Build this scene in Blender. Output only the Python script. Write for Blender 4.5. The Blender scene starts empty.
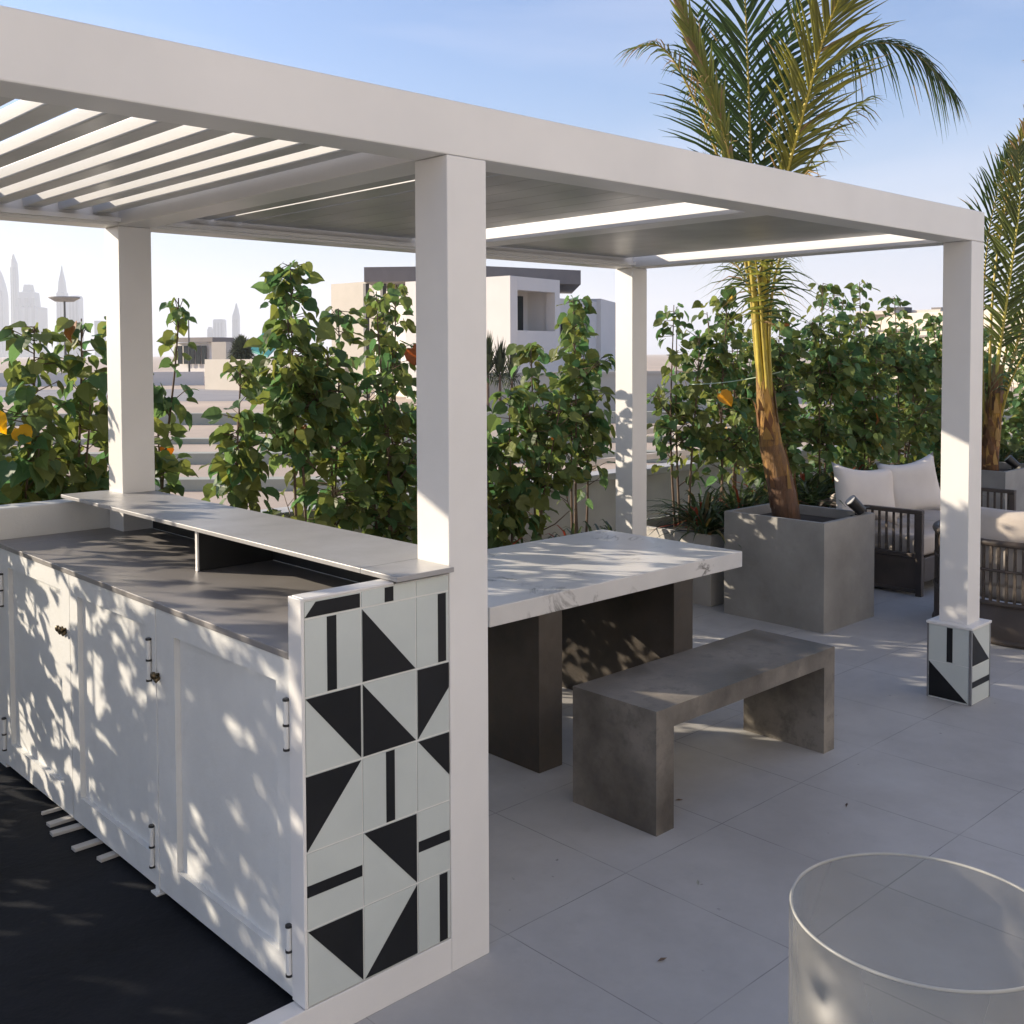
import bpy, math, random
from mathutils import Vector, Matrix, Euler
R = math.radians
sc = bpy.context.scene
COL = sc.collection
PI = math.pi

# ------------------------------------------------------------------ materials
def newmat(name):
    m = bpy.data.materials.new(name); m.use_nodes = True
    nt = m.node_tree
    b = nt.nodes.get('Principled BSDF')
    return m, nt, b
def N(nt, t, **kw):
    n = nt.nodes.new(t)
    for k, v in kw.items(): setattr(n, k, v)
    return n
def noise_fac(nt, scale, detail=4, rough=.6, lo=.35, hi=.65, coord='Object', dist=0.0, sc3=None):
    tc = N(nt, 'ShaderNodeTexCoord'); ns = N(nt, 'ShaderNodeTexNoise')
    ns.inputs['Scale'].default_value = scale; ns.inputs['Detail'].default_value = detail
    ns.inputs['Roughness'].default_value = rough; ns.inputs['Distortion'].default_value = dist
    if sc3:
        mp = N(nt, 'ShaderNodeMapping'); mp.inputs['Scale'].default_value = sc3
        nt.links.new(tc.outputs[coord], mp.inputs['Vector']); nt.links.new(mp.outputs['Vector'], ns.inputs['Vector'])
    else: nt.links.new(tc.outputs[coord], ns.inputs['Vector'])
    mr = N(nt, 'ShaderNodeMapRange'); mr.inputs['From Min'].default_value = lo; mr.inputs['From Max'].default_value = hi
    nt.links.new(ns.outputs['Fac'], mr.inputs['Value'])
    return mr.outputs['Result']
def mixc(nt, fac, a, b):
    m = N(nt, 'ShaderNodeMix', data_type='RGBA')
    if isinstance(fac, (int, float)): m.inputs[0].default_value = fac
    else: nt.links.new(fac, m.inputs[0])
    for i, c in ((6, a), (7, b)):
        if isinstance(c, tuple): m.inputs[i].default_value = (*c, 1)
        else: nt.links.new(c, m.inputs[i])
    return m.outputs[2]
def bump(nt, b, h, strength=.2, dist=.01):
    bp = N(nt, 'ShaderNodeBump'); bp.inputs['Strength'].default_value = strength; bp.inputs['Distance'].default_value = dist
    nt.links.new(h, bp.inputs['Height']); nt.links.new(bp.outputs['Normal'], b.inputs['Normal'])
def mottled(name, c1, c2, scale=3, rough=.6, rough2=None, fine=60, bstr=.15, c3=None, spec=.5, metallic=0, sc3=None, lo=.35, hi=.65, coat=0):
    m, nt, b = newmat(name)
    f = noise_fac(nt, scale, 6, .6, lo, hi, sc3=sc3)
    col = mixc(nt, f, c1, c2)
    if c3:
        f3 = noise_fac(nt, scale*6, 5, .7, .5, .75)
        col = mixc(nt, f3, col, c3)
    nt.links.new(col, b.inputs['Base Color'])
    b.inputs['Roughness'].default_value = rough
    b.inputs['Specular IOR Level'].default_value = spec
    b.inputs['Metallic'].default_value = metallic
    b.inputs['Coat Weight'].default_value = coat
    if rough2 is not None:
        mr = N(nt, 'ShaderNodeMapRange'); mr.inputs['To Min'].default_value = rough; mr.inputs['To Max'].default_value = rough2
        nt.links.new(f, mr.inputs['Value']); nt.links.new(mr.outputs['Result'], b.inputs['Roughness'])
    if bstr:
        bump(nt, b, noise_fac(nt, fine, 4, .6, .2, .8), bstr, .004)
    return m
def leafmat(name, trans=.3, rough=.42, tint=(1, 1, 1)):
    m, nt, b = newmat(name)
    at = N(nt, 'ShaderNodeAttribute'); at.attribute_name = 'tone'
    nt.links.new(at.outputs['Color'], b.inputs['Base Color'])
    b.inputs['Roughness'].default_value = rough
    b.inputs['Specular IOR Level'].default_value = .35
    tr = N(nt, 'ShaderNodeBsdfTranslucent')
    hs = N(nt, 'ShaderNodeHueSaturation'); hs.inputs['Value'].default_value = 1.7; hs.inputs['Saturation'].default_value = 1.1
    hs.inputs['Hue'].default_value = .492
    nt.links.new(at.outputs['Color'], hs.inputs['Color']); nt.links.new(hs.outputs['Color'], tr.inputs['Color'])
    mx = N(nt, 'ShaderNodeMixShader'); mx.inputs[0].default_value = trans
    out = nt.nodes['Material Output']
    nt.links.new(b.outputs[0], mx.inputs[1]); nt.links.new(tr.outputs[0], mx.inputs[2]); nt.links.new(mx.outputs[0], out.inputs['Surface'])
    return m
M = {}
M['white'] = mottled('white_powder_coat', (.76, .745, .715), (.69, .68, .655), 1.6, .34, .44, bstr=.03, fine=180)
M['white_wood'] = mottled('white_painted_wood', (.72, .725, .70), (.62, .625, .605), 2.2, .42, .55, bstr=.12, fine=90, c3=(.65, .65, .62))
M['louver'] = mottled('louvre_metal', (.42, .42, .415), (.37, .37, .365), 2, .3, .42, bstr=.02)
M['tile_white'] = mottled('glazed_tile_white', (.56, .60, .57), (.48, .52, .50), 2, .3, .42, bstr=.03)
M['tile_black'] = mottled('glazed_tile_black', (.006, .007, .009), (.011, .012, .014), 5, .42, .55, bstr=.03, spec=.28)
M['grout'] = mottled('grout', (.75, .75, .73), (.68, .68, .66), 8, .8)
M['trim'] = mottled('aluminium_trim', (.36, .36, .37), (.30, .30, .30), 8, .35, metallic=.8, bstr=0)
M['steel'] = mottled('steel', (.52, .51, .50), (.45, .44, .42), 20, .3, metallic=.9, bstr=0)
M['brass'] = mottled('old_brass', (.16, .12, .07), (.10, .08, .05), 20, .4, metallic=.9, bstr=0)
M['worktop'] = mottled('dark_grey_worktop', (.19, .18, .175), (.27, .255, .245), 1.8, .30, .5, c3=(.23, .22, .21), bstr=.06)
M['shelf'] = mottled('grey_shelf_top', (.36, .355, .35), (.27, .265, .26), 2.2, .34, .5, bstr=.08, c3=(.33, .32, .31))
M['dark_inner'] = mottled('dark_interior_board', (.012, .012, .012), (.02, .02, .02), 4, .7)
M['deck'] = mottled('black_deck', (.005, .006, .008), (.026, .028, .033), 1.1, .62, .8, fine=40, bstr=.35, c3=(.014, .016, .020), sc3=(.35, 1.6, 1), spec=.12)
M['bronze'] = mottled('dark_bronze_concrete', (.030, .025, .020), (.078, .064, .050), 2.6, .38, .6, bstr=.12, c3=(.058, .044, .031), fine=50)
M['bench'] = mottled('stained_concrete', (.070, .060, .048), (.25, .225, .19), 2.6, .32, .6, bstr=.12, c3=(.10, .09, .078), fine=60)
M['planter'] = mottled('grey_fibre_concrete', (.23, .222, .205), (.34, .33, .305), 2.6, .5, .7, bstr=.1, c3=(.28, .27, .25), fine=50)
M['planter_pale'] = mottled('pale_fibre_concrete', (.52, .50, .46), (.44, .42, .385), 3, .6, bstr=.1)
M['louver_sunlit'] = mottled('louvre_metal_sunlit', (.56, .56, .54), (.50, .50, .485), 2, .3, .42, bstr=.02)  # paler copy of the louvre metal; sunlit look of open blades put into colour
M['soil'] = mottled('dark_soil', (.012, .009, .007), (.035, .026, .018), 14, .95, bstr=.8, fine=30)
M['sand'] = mottled('sand_ground', (.56, .44, .33), (.40, .32, .245), .22, .95, bstr=.3, fine=3, c3=(.47, .37, .28))
M['road'] = mottled('road', (.30, .285, .28), (.24, .23, .23), .3, .9, bstr=0)
M['curb'] = mottled('concrete_kerb', (.40, .40, .33), (.33, .33, .27), .8, .9, bstr=.1, fine=10)
M['cream'] = mottled('cream_render', (.58, .52, .435), (.52, .47, .39), .5, .85, bstr=.1, fine=6)
M['pinkcream'] = mottled('pale_render', (.70, .665, .62), (.64, .61, .57), .4, .85, bstr=.1, fine=6)
M['brownroof'] = mottled('brown_fascia', (.22, .195, .18), (.18, .16, .15), .6, .7, bstr=0)
M['darkgrey'] = mottled('dark_grey_metal', (.05, .048, .05), (.035, .035, .035), 2, .5, bstr=0)
M['winglass'] = mottled('dark_window_glass', (.018, .024, .027), (.03, .036, .038), .6, .3, bstr=0, spec=.15)
M['teal'] = mottled('teal_sheet', (.03, .30, .24), (.04, .26, .22), .6, .6, bstr=0)
M['tower'] = mottled('tower_facade', (.16, .18, .21), (.11, .13, .16), .01, .35, bstr=0)
M['towerglass'] = mottled('tower_glass', (.05, .07, .10), (.08, .10, .13), .02, .2, bstr=0)
M['bark'] = mottled('brown_stem', (.10, .065, .045), (.16, .11, .075), 14, .85, bstr=.5, fine=70)
M['sofa_frame'] = mottled('brown_powder_coat', (.055, .043, .034), (.08, .062, .05), 6, .5, bstr=.05)
M['rope'] = mottled('dark_rope', (.06, .045, .035), (.10, .08, .062), 60, .8, bstr=.6, fine=220)
M['cushion'] = mottled('beige_canvas', (.52, .46, .40), (.46, .41, .355), 5, .9, bstr=.35, fine=240)
M['pillow'] = mottled('off_white_canvas', (.76, .71, .65), (.70, .65, .60), 5, .9, bstr=.35, fine=240)
M['twine'] = mottled('pale_green_twine', (.45, .55, .42), (.35, .45, .32), 60, .8, bstr=0)
M['black_metal'] = mottled('black_lamp_metal', (.012, .012, .013), (.02, .02, .02), 10, .4, bstr=0)
M['lens'] = mottled('lamp_lens', (.5, .5, .5), (.4, .4, .4), 10, .1, bstr=0)
M['wax'] = mottled('off_white_wax', (.6, .57, .5), (.55, .52, .45), 10, .5, bstr=0)
M['leaf'] = leafmat('hibiscus_leaf', .42, .5)
M['strap'] = leafmat('strap_leaf', .22, .4)
M['palm'] = leafmat('palm_leaflet', .30, .4)
M['far_leaf'] = leafmat('far_leaf', .2, .6)

def palm_stem_mat():
    m, nt, b = newmat('palm_petiole')
    at = N(nt, 'ShaderNodeAttribute'); at.attribute_name = 'tone'
    f = noise_fac(nt, 22, 5, .65, .42, .62, sc3=(1, 1, .25))
    c = mixc(nt, f, at.outputs['Color'], (.17, .085, .028))
    mx = mixc(nt, .45, at.outputs['Color'], c)
    nt.links.new(mx, b.inputs['Base Color']); b.inputs['Roughness'].default_value = .5
    bump(nt, b, noise_fac(nt, 40, 4, .6, .2, .8, sc3=(1, 1, .2)), .5, .01)
    return m
M['petiole'] = palm_stem_mat()
def trunk_mat():
    m, nt, b = newmat('palm_trunk')
    f = noise_fac(nt, 5, 6, .7, .35, .65, sc3=(1.4, 1.4, .5))
    at = N(nt, 'ShaderNodeAttribute'); at.attribute_name = 'tone'
    f2 = noise_fac(nt, 26, 5, .7, .4, .62, sc3=(1, 1, .2))
    c = mixc(nt, f, at.outputs['Color'], (.16, .085, .05))
    c2 = mixc(nt, f2, c, (.07, .045, .03))
    c3 = mixc(nt, .55, c, c2)
    nt.links.new(c3, b.inputs['Base Color']); b.inputs['Roughness'].default_value = .75
    bump(nt, b, f2, .8, .015)
    return m
M['trunk'] = trunk_mat()
def marble_mat():
    m, nt, b = newmat('veined_quartz')
    tc = N(nt, 'ShaderNodeTexCoord')
    n1 = N(nt, 'ShaderNodeTexNoise'); n1.inputs['Scale'].default_value = 1.6; n1.inputs['Detail'].default_value = 8; n1.inputs['Distortion'].default_value = 1.6; n1.inputs['Roughness'].default_value = .62
    nt.links.new(tc.outputs['Object'], n1.inputs['Vector'])
    # thin veins where the noise crosses 0.5
    s = N(nt, 'ShaderNodeMath', operation='SUBTRACT'); s.inputs[1].default_value = .5; nt.links.new(n1.outputs['Fac'], s.inputs[0])
    a = N(nt, 'ShaderNodeMath', operation='ABSOLUTE'); nt.links.new(s.outputs[0], a.inputs[0])
    r = N(nt, 'ShaderNodeMapRange'); r.inputs['From Min'].default_value = .0; r.inputs['From Max'].default_value = .022; r.inputs['To Min'].default_value = 1; r.inputs['To Max'].default_value = 0
    nt.links.new(a.outputs[0], r.inputs['Value'])
    brk = noise_fac(nt, 3.1, 3, .5, .5, .68)
    mm = N(nt, 'ShaderNodeMath', operation='MULTIPLY'); nt.links.new(r.outputs['Result'], mm.inputs[0]); nt.links.new(brk, mm.inputs[1])
    cloud = noise_fac(nt, 4, 5, .6, .3, .7)
    base = mixc(nt, cloud, (.70, .69, .67), (.60, .595, .585))
    col = mixc(nt, mm.outputs[0], base, (.10, .09, .085))
    nt.links.new(col, b.inputs['Base Color']); b.inputs['Roughness'].default_value = .32
    return m
M['marble'] = marble_mat()
def paving_mat():
    m, nt, b = newmat('large_paving_slabs')
    tc = N(nt, 'ShaderNodeTexCoord'); mp = N(nt, 'ShaderNodeMapping')
    mp.inputs['Location'].default_value = (-.25, .6, 0)
    nt.links.new(tc.outputs['Object'], mp.inputs['Vector'])
    # slight wobble so the joints are not ruler straight
    wn = N(nt, 'ShaderNodeTexNoise'); wn.inputs['Scale'].default_value = 5; nt.links.new(tc.outputs['Object'], wn.inputs['Vector'])
    va = N(nt, 'ShaderNodeVectorMath', operation='MULTIPLY_ADD'); va.inputs[1].default_value = (.006, .006, 0)
    nt.links.new(wn.outputs['Color'], va.inputs[0]); nt.links.new(mp.outputs['Vector'], va.inputs[2])
    br = N(nt, 'ShaderNodeTexBrick'); br.offset = 0; br.squash = 1
    br.inputs['Scale'].default_value = 1; br.inputs['Brick Width'].default_value = .537; br.inputs['Row Height'].default_value = .64
    br.inputs['Mortar Size'].default_value = .0022; br.inputs['Mortar Smooth'].default_value = .3; br.inputs['Bias'].default_value = 0
    br.inputs['Color1'].default_value = (.40, .39, .375, 1); br.inputs['Color2'].default_value = (.47, .465, .455, 1); br.inputs['Mortar'].default_value = (.30, .30, .295, 1)
    nt.links.new(va.outputs['Vector'], br.inputs['Vector'])
    f = noise_fac(nt, 1.1, 7, .65, .35, .68)
    c = mixc(nt, f, br.outputs['Color'], (.35, .34, .325))
    # joints partly filled
    jf = noise_fac(nt, 2.7, 3, .6, .38, .55)
    c0 = mixc(nt, f, (.52, .515, .495), (.37, .36, .345))
    mj = N(nt, 'ShaderNodeMath', operation='MULTIPLY'); nt.links.new(br.outputs['Fac'], mj.inputs[0]); 
    ad = N(nt, 'ShaderNodeMath', operation='ADD'); ad.inputs[1].default_value = .12; ad.use_clamp = True; nt.links.new(jf, ad.inputs[0]); nt.links.new(ad.outputs[0], mj.inputs[1])
    inv = mixc(nt, .5, c, c0)
    c2 = mixc(nt, mj.outputs[0], inv, (.21, .205, .20))
    # small dirt specks
    sp = noise_fac(nt, 24, 2, .5, .74, .78)
    c3 = mixc(nt, sp, c2, (.20, .19, .18))
    st = noise_fac(nt, 7, 4, .7, .55, .75)
    st2 = N(nt, 'ShaderNodeMath', operation='MULTIPLY'); st2.inputs[1].default_value = .35; nt.links.new(st, st2.inputs[0])
    c4 = mixc(nt, st2.outputs[0], c3, (.33, .32, .31))
    nt.links.new(c4, b.inputs['Base Color'])
    mr = N(nt, 'ShaderNodeMapRange'); mr.inputs['To Min'].default_value = .42; mr.inputs['To Max'].default_value = .62
    nt.links.new(f, mr.inputs['Value']); nt.links.new(mr.outputs['Result'], b.inputs['Roughness'])
    bump(nt, b, noise_fac(nt, 50, 4, .6, .2, .8), .08, .004)
    return m
M['paving'] = paving_mat()
def glass_mat():
    # thin clear wall: see-through with a Fresnel sheen
    m, nt, b = newmat('clear_acrylic')
    out = nt.nodes['Material Output']
    tr = N(nt, 'ShaderNodeBsdfTransparent'); tr.inputs['Color'].default_value = (.93, .93, .91, 1)
    gl = N(nt, 'ShaderNodeBsdfGlossy'); gl.inputs['Roughness'].default_value = .32
    lw = N(nt, 'ShaderNodeLayerWeight'); lw.inputs['Blend'].default_value = .5
    pw = N(nt, 'ShaderNodeMath', operation='POWER'); pw.inputs[1].default_value = 4; nt.links.new(lw.outputs['Facing'], pw.inputs[0])
    fr = N(nt, 'ShaderNodeMath', operation='MULTIPLY_ADD'); fr.inputs[1].default_value = .5; fr.inputs[2].default_value = .025; nt.links.new(pw.outputs[0], fr.inputs[0])
    df = N(nt, 'ShaderNodeBsdfDiffuse'); df.inputs['Color'].default_value = (.55, .54, .50, 1)
    m1 = N(nt, 'ShaderNodeMixShader'); m1.inputs[0].default_value = .06
    nt.links.new(tr.outputs[0], m1.inputs[1]); nt.links.new(df.outputs[0], m1.inputs[2])
    m2 = N(nt, 'ShaderNodeMixShader'); nt.links.new(fr.outputs[0], m2.inputs[0]); nt.links.new(m1.outputs[0], m2.inputs[1]); nt.links.new(gl.outputs[0], m2.inputs[2])
    nt.links.new(m2.outputs[0], out.inputs['Surface'])
    return m
M['glass'] = glass_mat()
def frost_mat():
    m, nt, b = newmat('polished_acrylic_rim')
    b.inputs['Base Color'].default_value = (.50, .50, .46, 1); b.inputs['Transmission Weight'].default_value = .3
    b.inputs['Roughness'].default_value = .35
    return m
M['rim'] = frost_mat()

# ------------------------------------------------------------------ mesh builder
class MB:
    def __init__(s): s.v = []; s.f = []; s.mi = []; s.tone = []; s.uset = False
    def add(s, verts, faces, mi=0, tone=None):
        o = len(s.v); s.v += [tuple(v) for v in verts]
        for f in faces:
            s.f.append(tuple(o+i for i in f)); s.mi.append(mi); s.tone.append(tone or (.1, .1, .1))
    def box(s, x0, x1, y0, y1, z0, z1, mi=0, tone=None):
        v = [(x, y, z) for z in (z0, z1) for y in (y0, y1) for x in (x0, x1)]
        s.add(v, [(0, 2, 3, 1), (4, 5, 7, 6), (0, 1, 5, 4), (2, 6, 7, 3), (0, 4, 6, 2), (1, 3, 7, 5)], mi, tone)
    def obox(s, c, sx, sy, sz, rot=(0, 0, 0), mi=0, tone=None):
        m = Euler(rot).to_matrix()
        v = [Vector(c)+m@Vector((x*sx/2, y*sy/2, z*sz/2)) for z in (-1, 1) for y in (-1, 1) for x in (-1, 1)]
        s.add(v, [(0, 2, 3, 1), (4, 5, 7, 6), (0, 1, 5, 4), (2, 6, 7, 3), (0, 4, 6, 2), (1, 3, 7, 5)], mi, tone)
    def tube(s, pts, radii, n=8, mi=0, tone=None, cap=True, tones=None, squash=1.0):
        pts = [Vector(p) for p in pts]
        if isinstance(radii, (int, float)): radii = [radii]*len(pts)
        o = len(s.v); prev = None
        for i, p in enumerate(pts):
            d = (pts[min(i+1, len(pts)-1)]-pts[max(i-1, 0)]).normalized()
            if prev is None:
                a = Vector((0, 0, 1)) if abs(d.z) < .9 else Vector((1, 0, 0))
                u = d.cross(a).normalized()
            else:
                u = (prev - d*prev.dot(d)).normalized()
            prev = u; w = d.cross(u)
            for k in range(n):
                t = 2*PI*k/n; s.v.append(tuple(p+(u*math.cos(t)+w*math.sin(t)*squash)*radii[i]))
        for i in range(len(pts)-1):
            for k in range(n):
                a = o+i*n+k; b = o+i*n+(k+1) % n
                s.f.append((a, b, b+n, a+n)); s.mi.append(mi); s.tone.append(tones[i] if tones else (tone or (.1, .1, .1)))
        if cap:
            s.f.append(tuple(o+k for k in range(n))[::-1]); s.mi.append(mi); s.tone.append(tones[0] if tones else (tone or (.1, .1, .1)))
            e = o+(len(pts)-1)*n
            s.f.append(tuple(e+k for k in range(n))); s.mi.append(mi); s.tone.append(tones[-1] if tones else (tone or (.1, .1, .1)))
    def prism(s, poly, z0, z1, mi=0):
        n = len(poly)
        v = [(x, y, z0) for x, y in poly]+[(x, y, z1) for x, y in poly]
        f = [tuple(range(n))[::-1], tuple(range(n, 2*n))]+[(i, (i+1) % n, n+(i+1) % n, n+i) for i in range(n)]
        s.add(v, f, mi)
    def build(s, name, mats, parent=None, origin=(0, 0, 0), smooth=False, bevel=0, tones=False, seg=2):
        me = bpy.data.meshes.new(name)
        ox, oy, oz = origin
        me.from_pydata([(x-ox, y-oy, z-oz) for x, y, z in s.v], [], s.f)
        if not isinstance(mats, (list, tuple)): mats = [mats]
        for m in mats: me.materials.append(m)
        me.polygons.foreach_set('material_index', s.mi)
        if smooth: me.polygons.foreach_set('use_smooth', [True]*len(s.f))
        if tones:
            ca = me.color_attributes.new('tone', 'FLOAT_COLOR', 'CORNER')
            buf = []
            for f, t in zip(s.f, s.tone): buf += [t[0], t[1], t[2], 1.0]*len(f)
            ca.data.foreach_set('color', buf)
        me.update()
        o = bpy.data.objects.new(name, me); COL.objects.link(o)
        if parent is not None: o.parent = parent
        else: o.location = origin
        if bevel:
            b = o.modifiers.new('bevel', 'BEVEL'); b.width = bevel; b.segments = seg; b.limit_method = 'ANGLE'; b.angle_limit = R(40)
            b.harden_normals = False
        return o
def thing(name, label, cat, loc=(0, 0, 0), group=None):
    o = bpy.data.objects.new(name, None); COL.objects.link(o); o.location = loc
    o.empty_display_size = .1
    o['label'] = label; o['category'] = cat
    if group: o['group'] = group
    return o
def tag(o, label, cat, group=None):
    o['label'] = label; o['category'] = cat
    if group: o['group'] = group
    return o
def structure(o, label=None):
    o['kind'] = 'structure'
    if label: o['label'] = label
    return o
def copy_thing(o, loc, label):
    c = o.copy(); COL.objects.link(c); c.location = loc; c['label'] = label
    for ch in list(o.children):
        d = ch.copy(); COL.objects.link(d); d.parent = c
        for g in list(ch.children):
            e = g.copy(); COL.objects.link(e); e.parent = d
    return c

# ------------------------------------------------------------------ camera frame (used for far things only: bearings and distances)
CAM = Vector((-1.8598, -2.2259, 1.72)); YAW = .8149
def bearing(px, dist):     # ground position at a compass bearing from the viewpoint
    t = math.atan((512-px)/1062.)
    return CAM.x+dist*math.cos(YAW+t), CAM.y+dist*math.sin(YAW+t)
FW = Vector((math.cos(YAW), math.sin(YAW), 0)); RT = Vector((math.sin(YAW), -math.cos(YAW), 0))

# ================================================================== SETTING
SX = 3500
g = MB(); g.add([(-SX, -SX, -.3), (SX, -SX, -.3), (SX, SX, -.3), (-SX, SX, -.3)], [(0, 1, 2, 3)])
structure(g.build('sand_ground', M['sand']), 'pale sandy ground of the empty plots')
# terrace slab, edge dropping to the plot
t = MB(); t.box(-6.5, 13, -6.6, 3.86, -.34, 0)
structure(t.build('terrace_paving', M['paving']), 'light grey slab paving of the terrace')
d = MB(); d.box(-6.4, -.03, .06, 3.6, .003, .085)
structure(d.build('bar_floor', M['deck'], bevel=.003), 'black floor of the bar')
# road in front of the far wall
def strip(name, mat, d0, d1, x0, x1, z, h=None):
    m = MB(); a = [CAM+FW*dd+RT*xx for dd, xx in ((d0, x0), (d0, x1), (d1, x1), (d1, x0))]
    if h is None: m.add([(p.x, p.y, z) for p in a], [(0, 1, 2, 3)])
    else: m.prism([(p.x, p.y) for p in a], z, z+h)
    return m.build(name, mat)
structure(strip('road', M['road'], 47, 64, -75, -8, -.296), 'grey road beyond the sandy plots')
for dd, h, x0, x1 in ((31, .33, -24, 30), (19.7, .2, -18, 24), (15.8, .17, -15, 22), (24.2, .12, -20, 26)):
    structure(strip('kerb', M['curb'], dd, dd+.35, x0, x1, -.298, h), 'low concrete kerb across the sand')

# low parapet at the terrace edge behind the hedge
m = MB(); m.box(-6.5, 13, 3.70, 3.86, .004, .66); m.box(-6.5, 13, 3.67, 3.89, .662, .72)
tag(m.build('parapet_wall', M['planter_pale'], origin=(3, 3.78, 0), bevel=.006), 'low concrete parapet wall running behind the hedge at the terrace edge', 'wall')
# planting bed soil
m = MB(); m.box(-6.4, 4.0, 2.5, 3.66, .003, .12)
structure(m.build('planting_bed', M['soil']), 'dark soil bed below the hedge')

# ================================================================== PERGOLA
W = .142; ZB = 2.263; ZT = 2.411; DX = 3.298; YA = 2.135; XL = -3.298
pg = thing('pergola', 'large white metal pergola with four square posts and louvred roof over bar and dining table', 'pergola', (0, 0, 0))
for (x, y) in ((0, 0), (DX, 0), (0, YA), (DX, YA), (XL, 0), (XL, YA)):
    m = MB(); m.box(x, x+W, y, y+W, .0, ZB-.001); m.build('post', M['white'], pg, bevel=.003)
m = MB(); m.box(XL, DX+W, 0, W, ZB, ZT); m.build('front_beam', M['white'], pg, bevel=.004)
m = MB(); m.box(XL, DX+W, YA, YA+W, ZB, ZT); m.build('back_beam', M['white'], pg, bevel=.004)
XM = 1.62
for x in (XL, -1.66, 0, XM, DX):
    m = MB(); m.box(x, x+W, W+.001, YA-.001, ZB+.001, ZT-.002); m.build('cross_beam', M['white'], pg, bevel=.003)
# inner gutter ledges carrying the blades
m = MB(); m.box(XL+W, DX, W+.001, W+.03, ZB+.012, ZB+.03); m.box(XL+W, DX, YA-.03, YA-.001, ZB+.012, ZB+.03)
m.build('gutter', M['white'], pg)
def louvre(x, w, tilt, zc):
    m = MB(); m.obox((x, (YA+W)/2, zc), w, YA-W-.012, .041 if w < .1 else .010, (0, tilt, 0)); return m.build('louvre_blade', M['louver_sunlit' if w < .1 else 'louver'], pg, bevel=.004 if w < .1 else .0012)
P = .142
for b0, b1, w, tilt in ((XL+W, -1.66, .080, R(-6)), (-1.66+W, 0, .080, R(-6)), (W, XM, .134, 0), (XM+W, DX, .1418, 0)):
    if w > .1: b1 -= .07
    n = int(round((b1-b0)/P)); p = (b1-b0)/n
    for i in range(n):
        ww = w if w < .1 else w*p/P
        if w > .12 and w < .14: ww = (p-.017) if i < 3 else p-.003
        louvre(b0+p*(i+.5), ww, tilt, ZB+(.066 if w < .1 else .062))
# tiled plinth round the right front post
bx0, bx1, by0, by1 = 3.262, 3.476, -.035, .179
m = MB(); m.box(bx0, bx1, by0, by1, .002, .372); pb = m.build('post_plinth', M['grout'], pg)
m = MB(); m.box(bx0-.008, bx1+.008, by0-.008, by1+.008, .373, .386); m.build('plinth_cap', M['white'], pg, bevel=.002)
def tile_poly(mb, plane, const, poly, mi, proud):
    # poly in (u, z); plane 'y' -> facing -y with u = x ; plane 'x' -> facing -x with u = y
    n = len(poly)
    if plane == 'y': a = [(u, const, z) for u, z in poly]; b = [(u, const-proud, z) for u, z in poly]
    else: a = [(const, u, z) for u, z in poly]; b = [(const-proud, u, z) for u, z in poly]
    f = [tuple(range(n, 2*n))]+[(i, (i+1) % n, n+(i+1) % n, n+i) for i in range(n)]
    mb.add(a+b, f, mi)
tp = MB()
def rect(a, b, c, e): return [(a, c), (b, c), (b, e), (a, e)]
# left (-x) face: u = y
tile_poly(tp, 'x', bx0, rect(by0+.010, by1-.004, .19, .368), 0, .0015)
tile_poly(tp, 'x', bx0, rect(by0+.010, by1-.004, .006, .187), 0, .0015)
tile_poly(tp, 'x', bx0, rect(.055, .084, .195, .366), 1, .0025)
tile_poly(tp, 'x', bx0, [(by1-.006, .184), (by1-.006, .010), (by0+.014, .010)], 1, .0025)
# front face
tile_poly(tp, 'y', by0, rect(bx0+.010, bx1-.004, .19, .368), 0, .0015)
tile_poly(tp, 'y', by0, rect(bx0+.010, bx1-.004, .006, .187), 0, .0015)
tile_poly(tp, 'y', by0, [(bx0+.014, .362), (bx0+.014, .194), (bx1-.008, .194)], 1, .0025)
tile_poly(tp, 'y', by0, rect(bx0+.012, bx1-.004, .085, .115), 1, .0025)
tp.build('patterned_tiles', [M['tile_white'], M['tile_black']], pb)
for q in ((bx0-.004, bx0+.008, by0-.004, by0+.008), (bx0-.004, bx0+.006, by1-.004, by1+.004), (bx1-.004, bx1+.004, by0-.004, by0+.006)):
    m = MB(); m.box(*q, .003, .372); m.build('corner_trim', M['trim'], pb)

# ================================================================== BAR
bar = thing('bar_counter', 'white bar counter with dark worktop, raised grey shelf and black and white tiled end', 'bar', (-.2, 1, 0))
def bb(mb, name, mat, parent=bar, **kw):
    o = mb.build(name, mat, parent, origin=tuple(bar.location) if parent is bar else tuple(bar.location), **kw); return o
BX = -.47
m = MB(); m.box(-1.9, 0, 0, .055, .0, .098); bb(m, 'base_strip', M['white'], bevel=.002)
# end panel
m = MB(); m.box(BX+.003, -.001, .004, .055, .100, 1.118); ep = bb(m, 'end_panel', M['grout'])
m = MB()
m.box(BX-.004, BX+.0055, -.002, .058, .101, 1.124); m.box(BX+.0055, -.19, .0, .056, 1.1185, 1.125)
bb(m, 'panel_edge', M['white'], ep, bevel=.002)
tm = MB()
CX = [-.4635, -.294, -.116, .062]; ROW = [1.1175, 1.0725, .878, .6835, .489, .2945, .100]
G = .0022
def clipx(poly, xm):   # clip polygon to x <= xm
    out = []
    for i in range(len(poly)):
        a, b = poly[i], poly[(i+1) % len(poly)]
        if a[0] <= xm: out.append(a)
        if (a[0] <= xm) != (b[0] <= xm):
            t = (xm-a[0])/(b[0]-a[0]); out.append((xm, a[1]+t*(b[1]-a[1])))
    return out
def put(poly, mi, pr):
    p = clipx(poly, -.004)
    if len(p) > 2: tile_poly(tm, 'y', .004, p, mi, pr)
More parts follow.
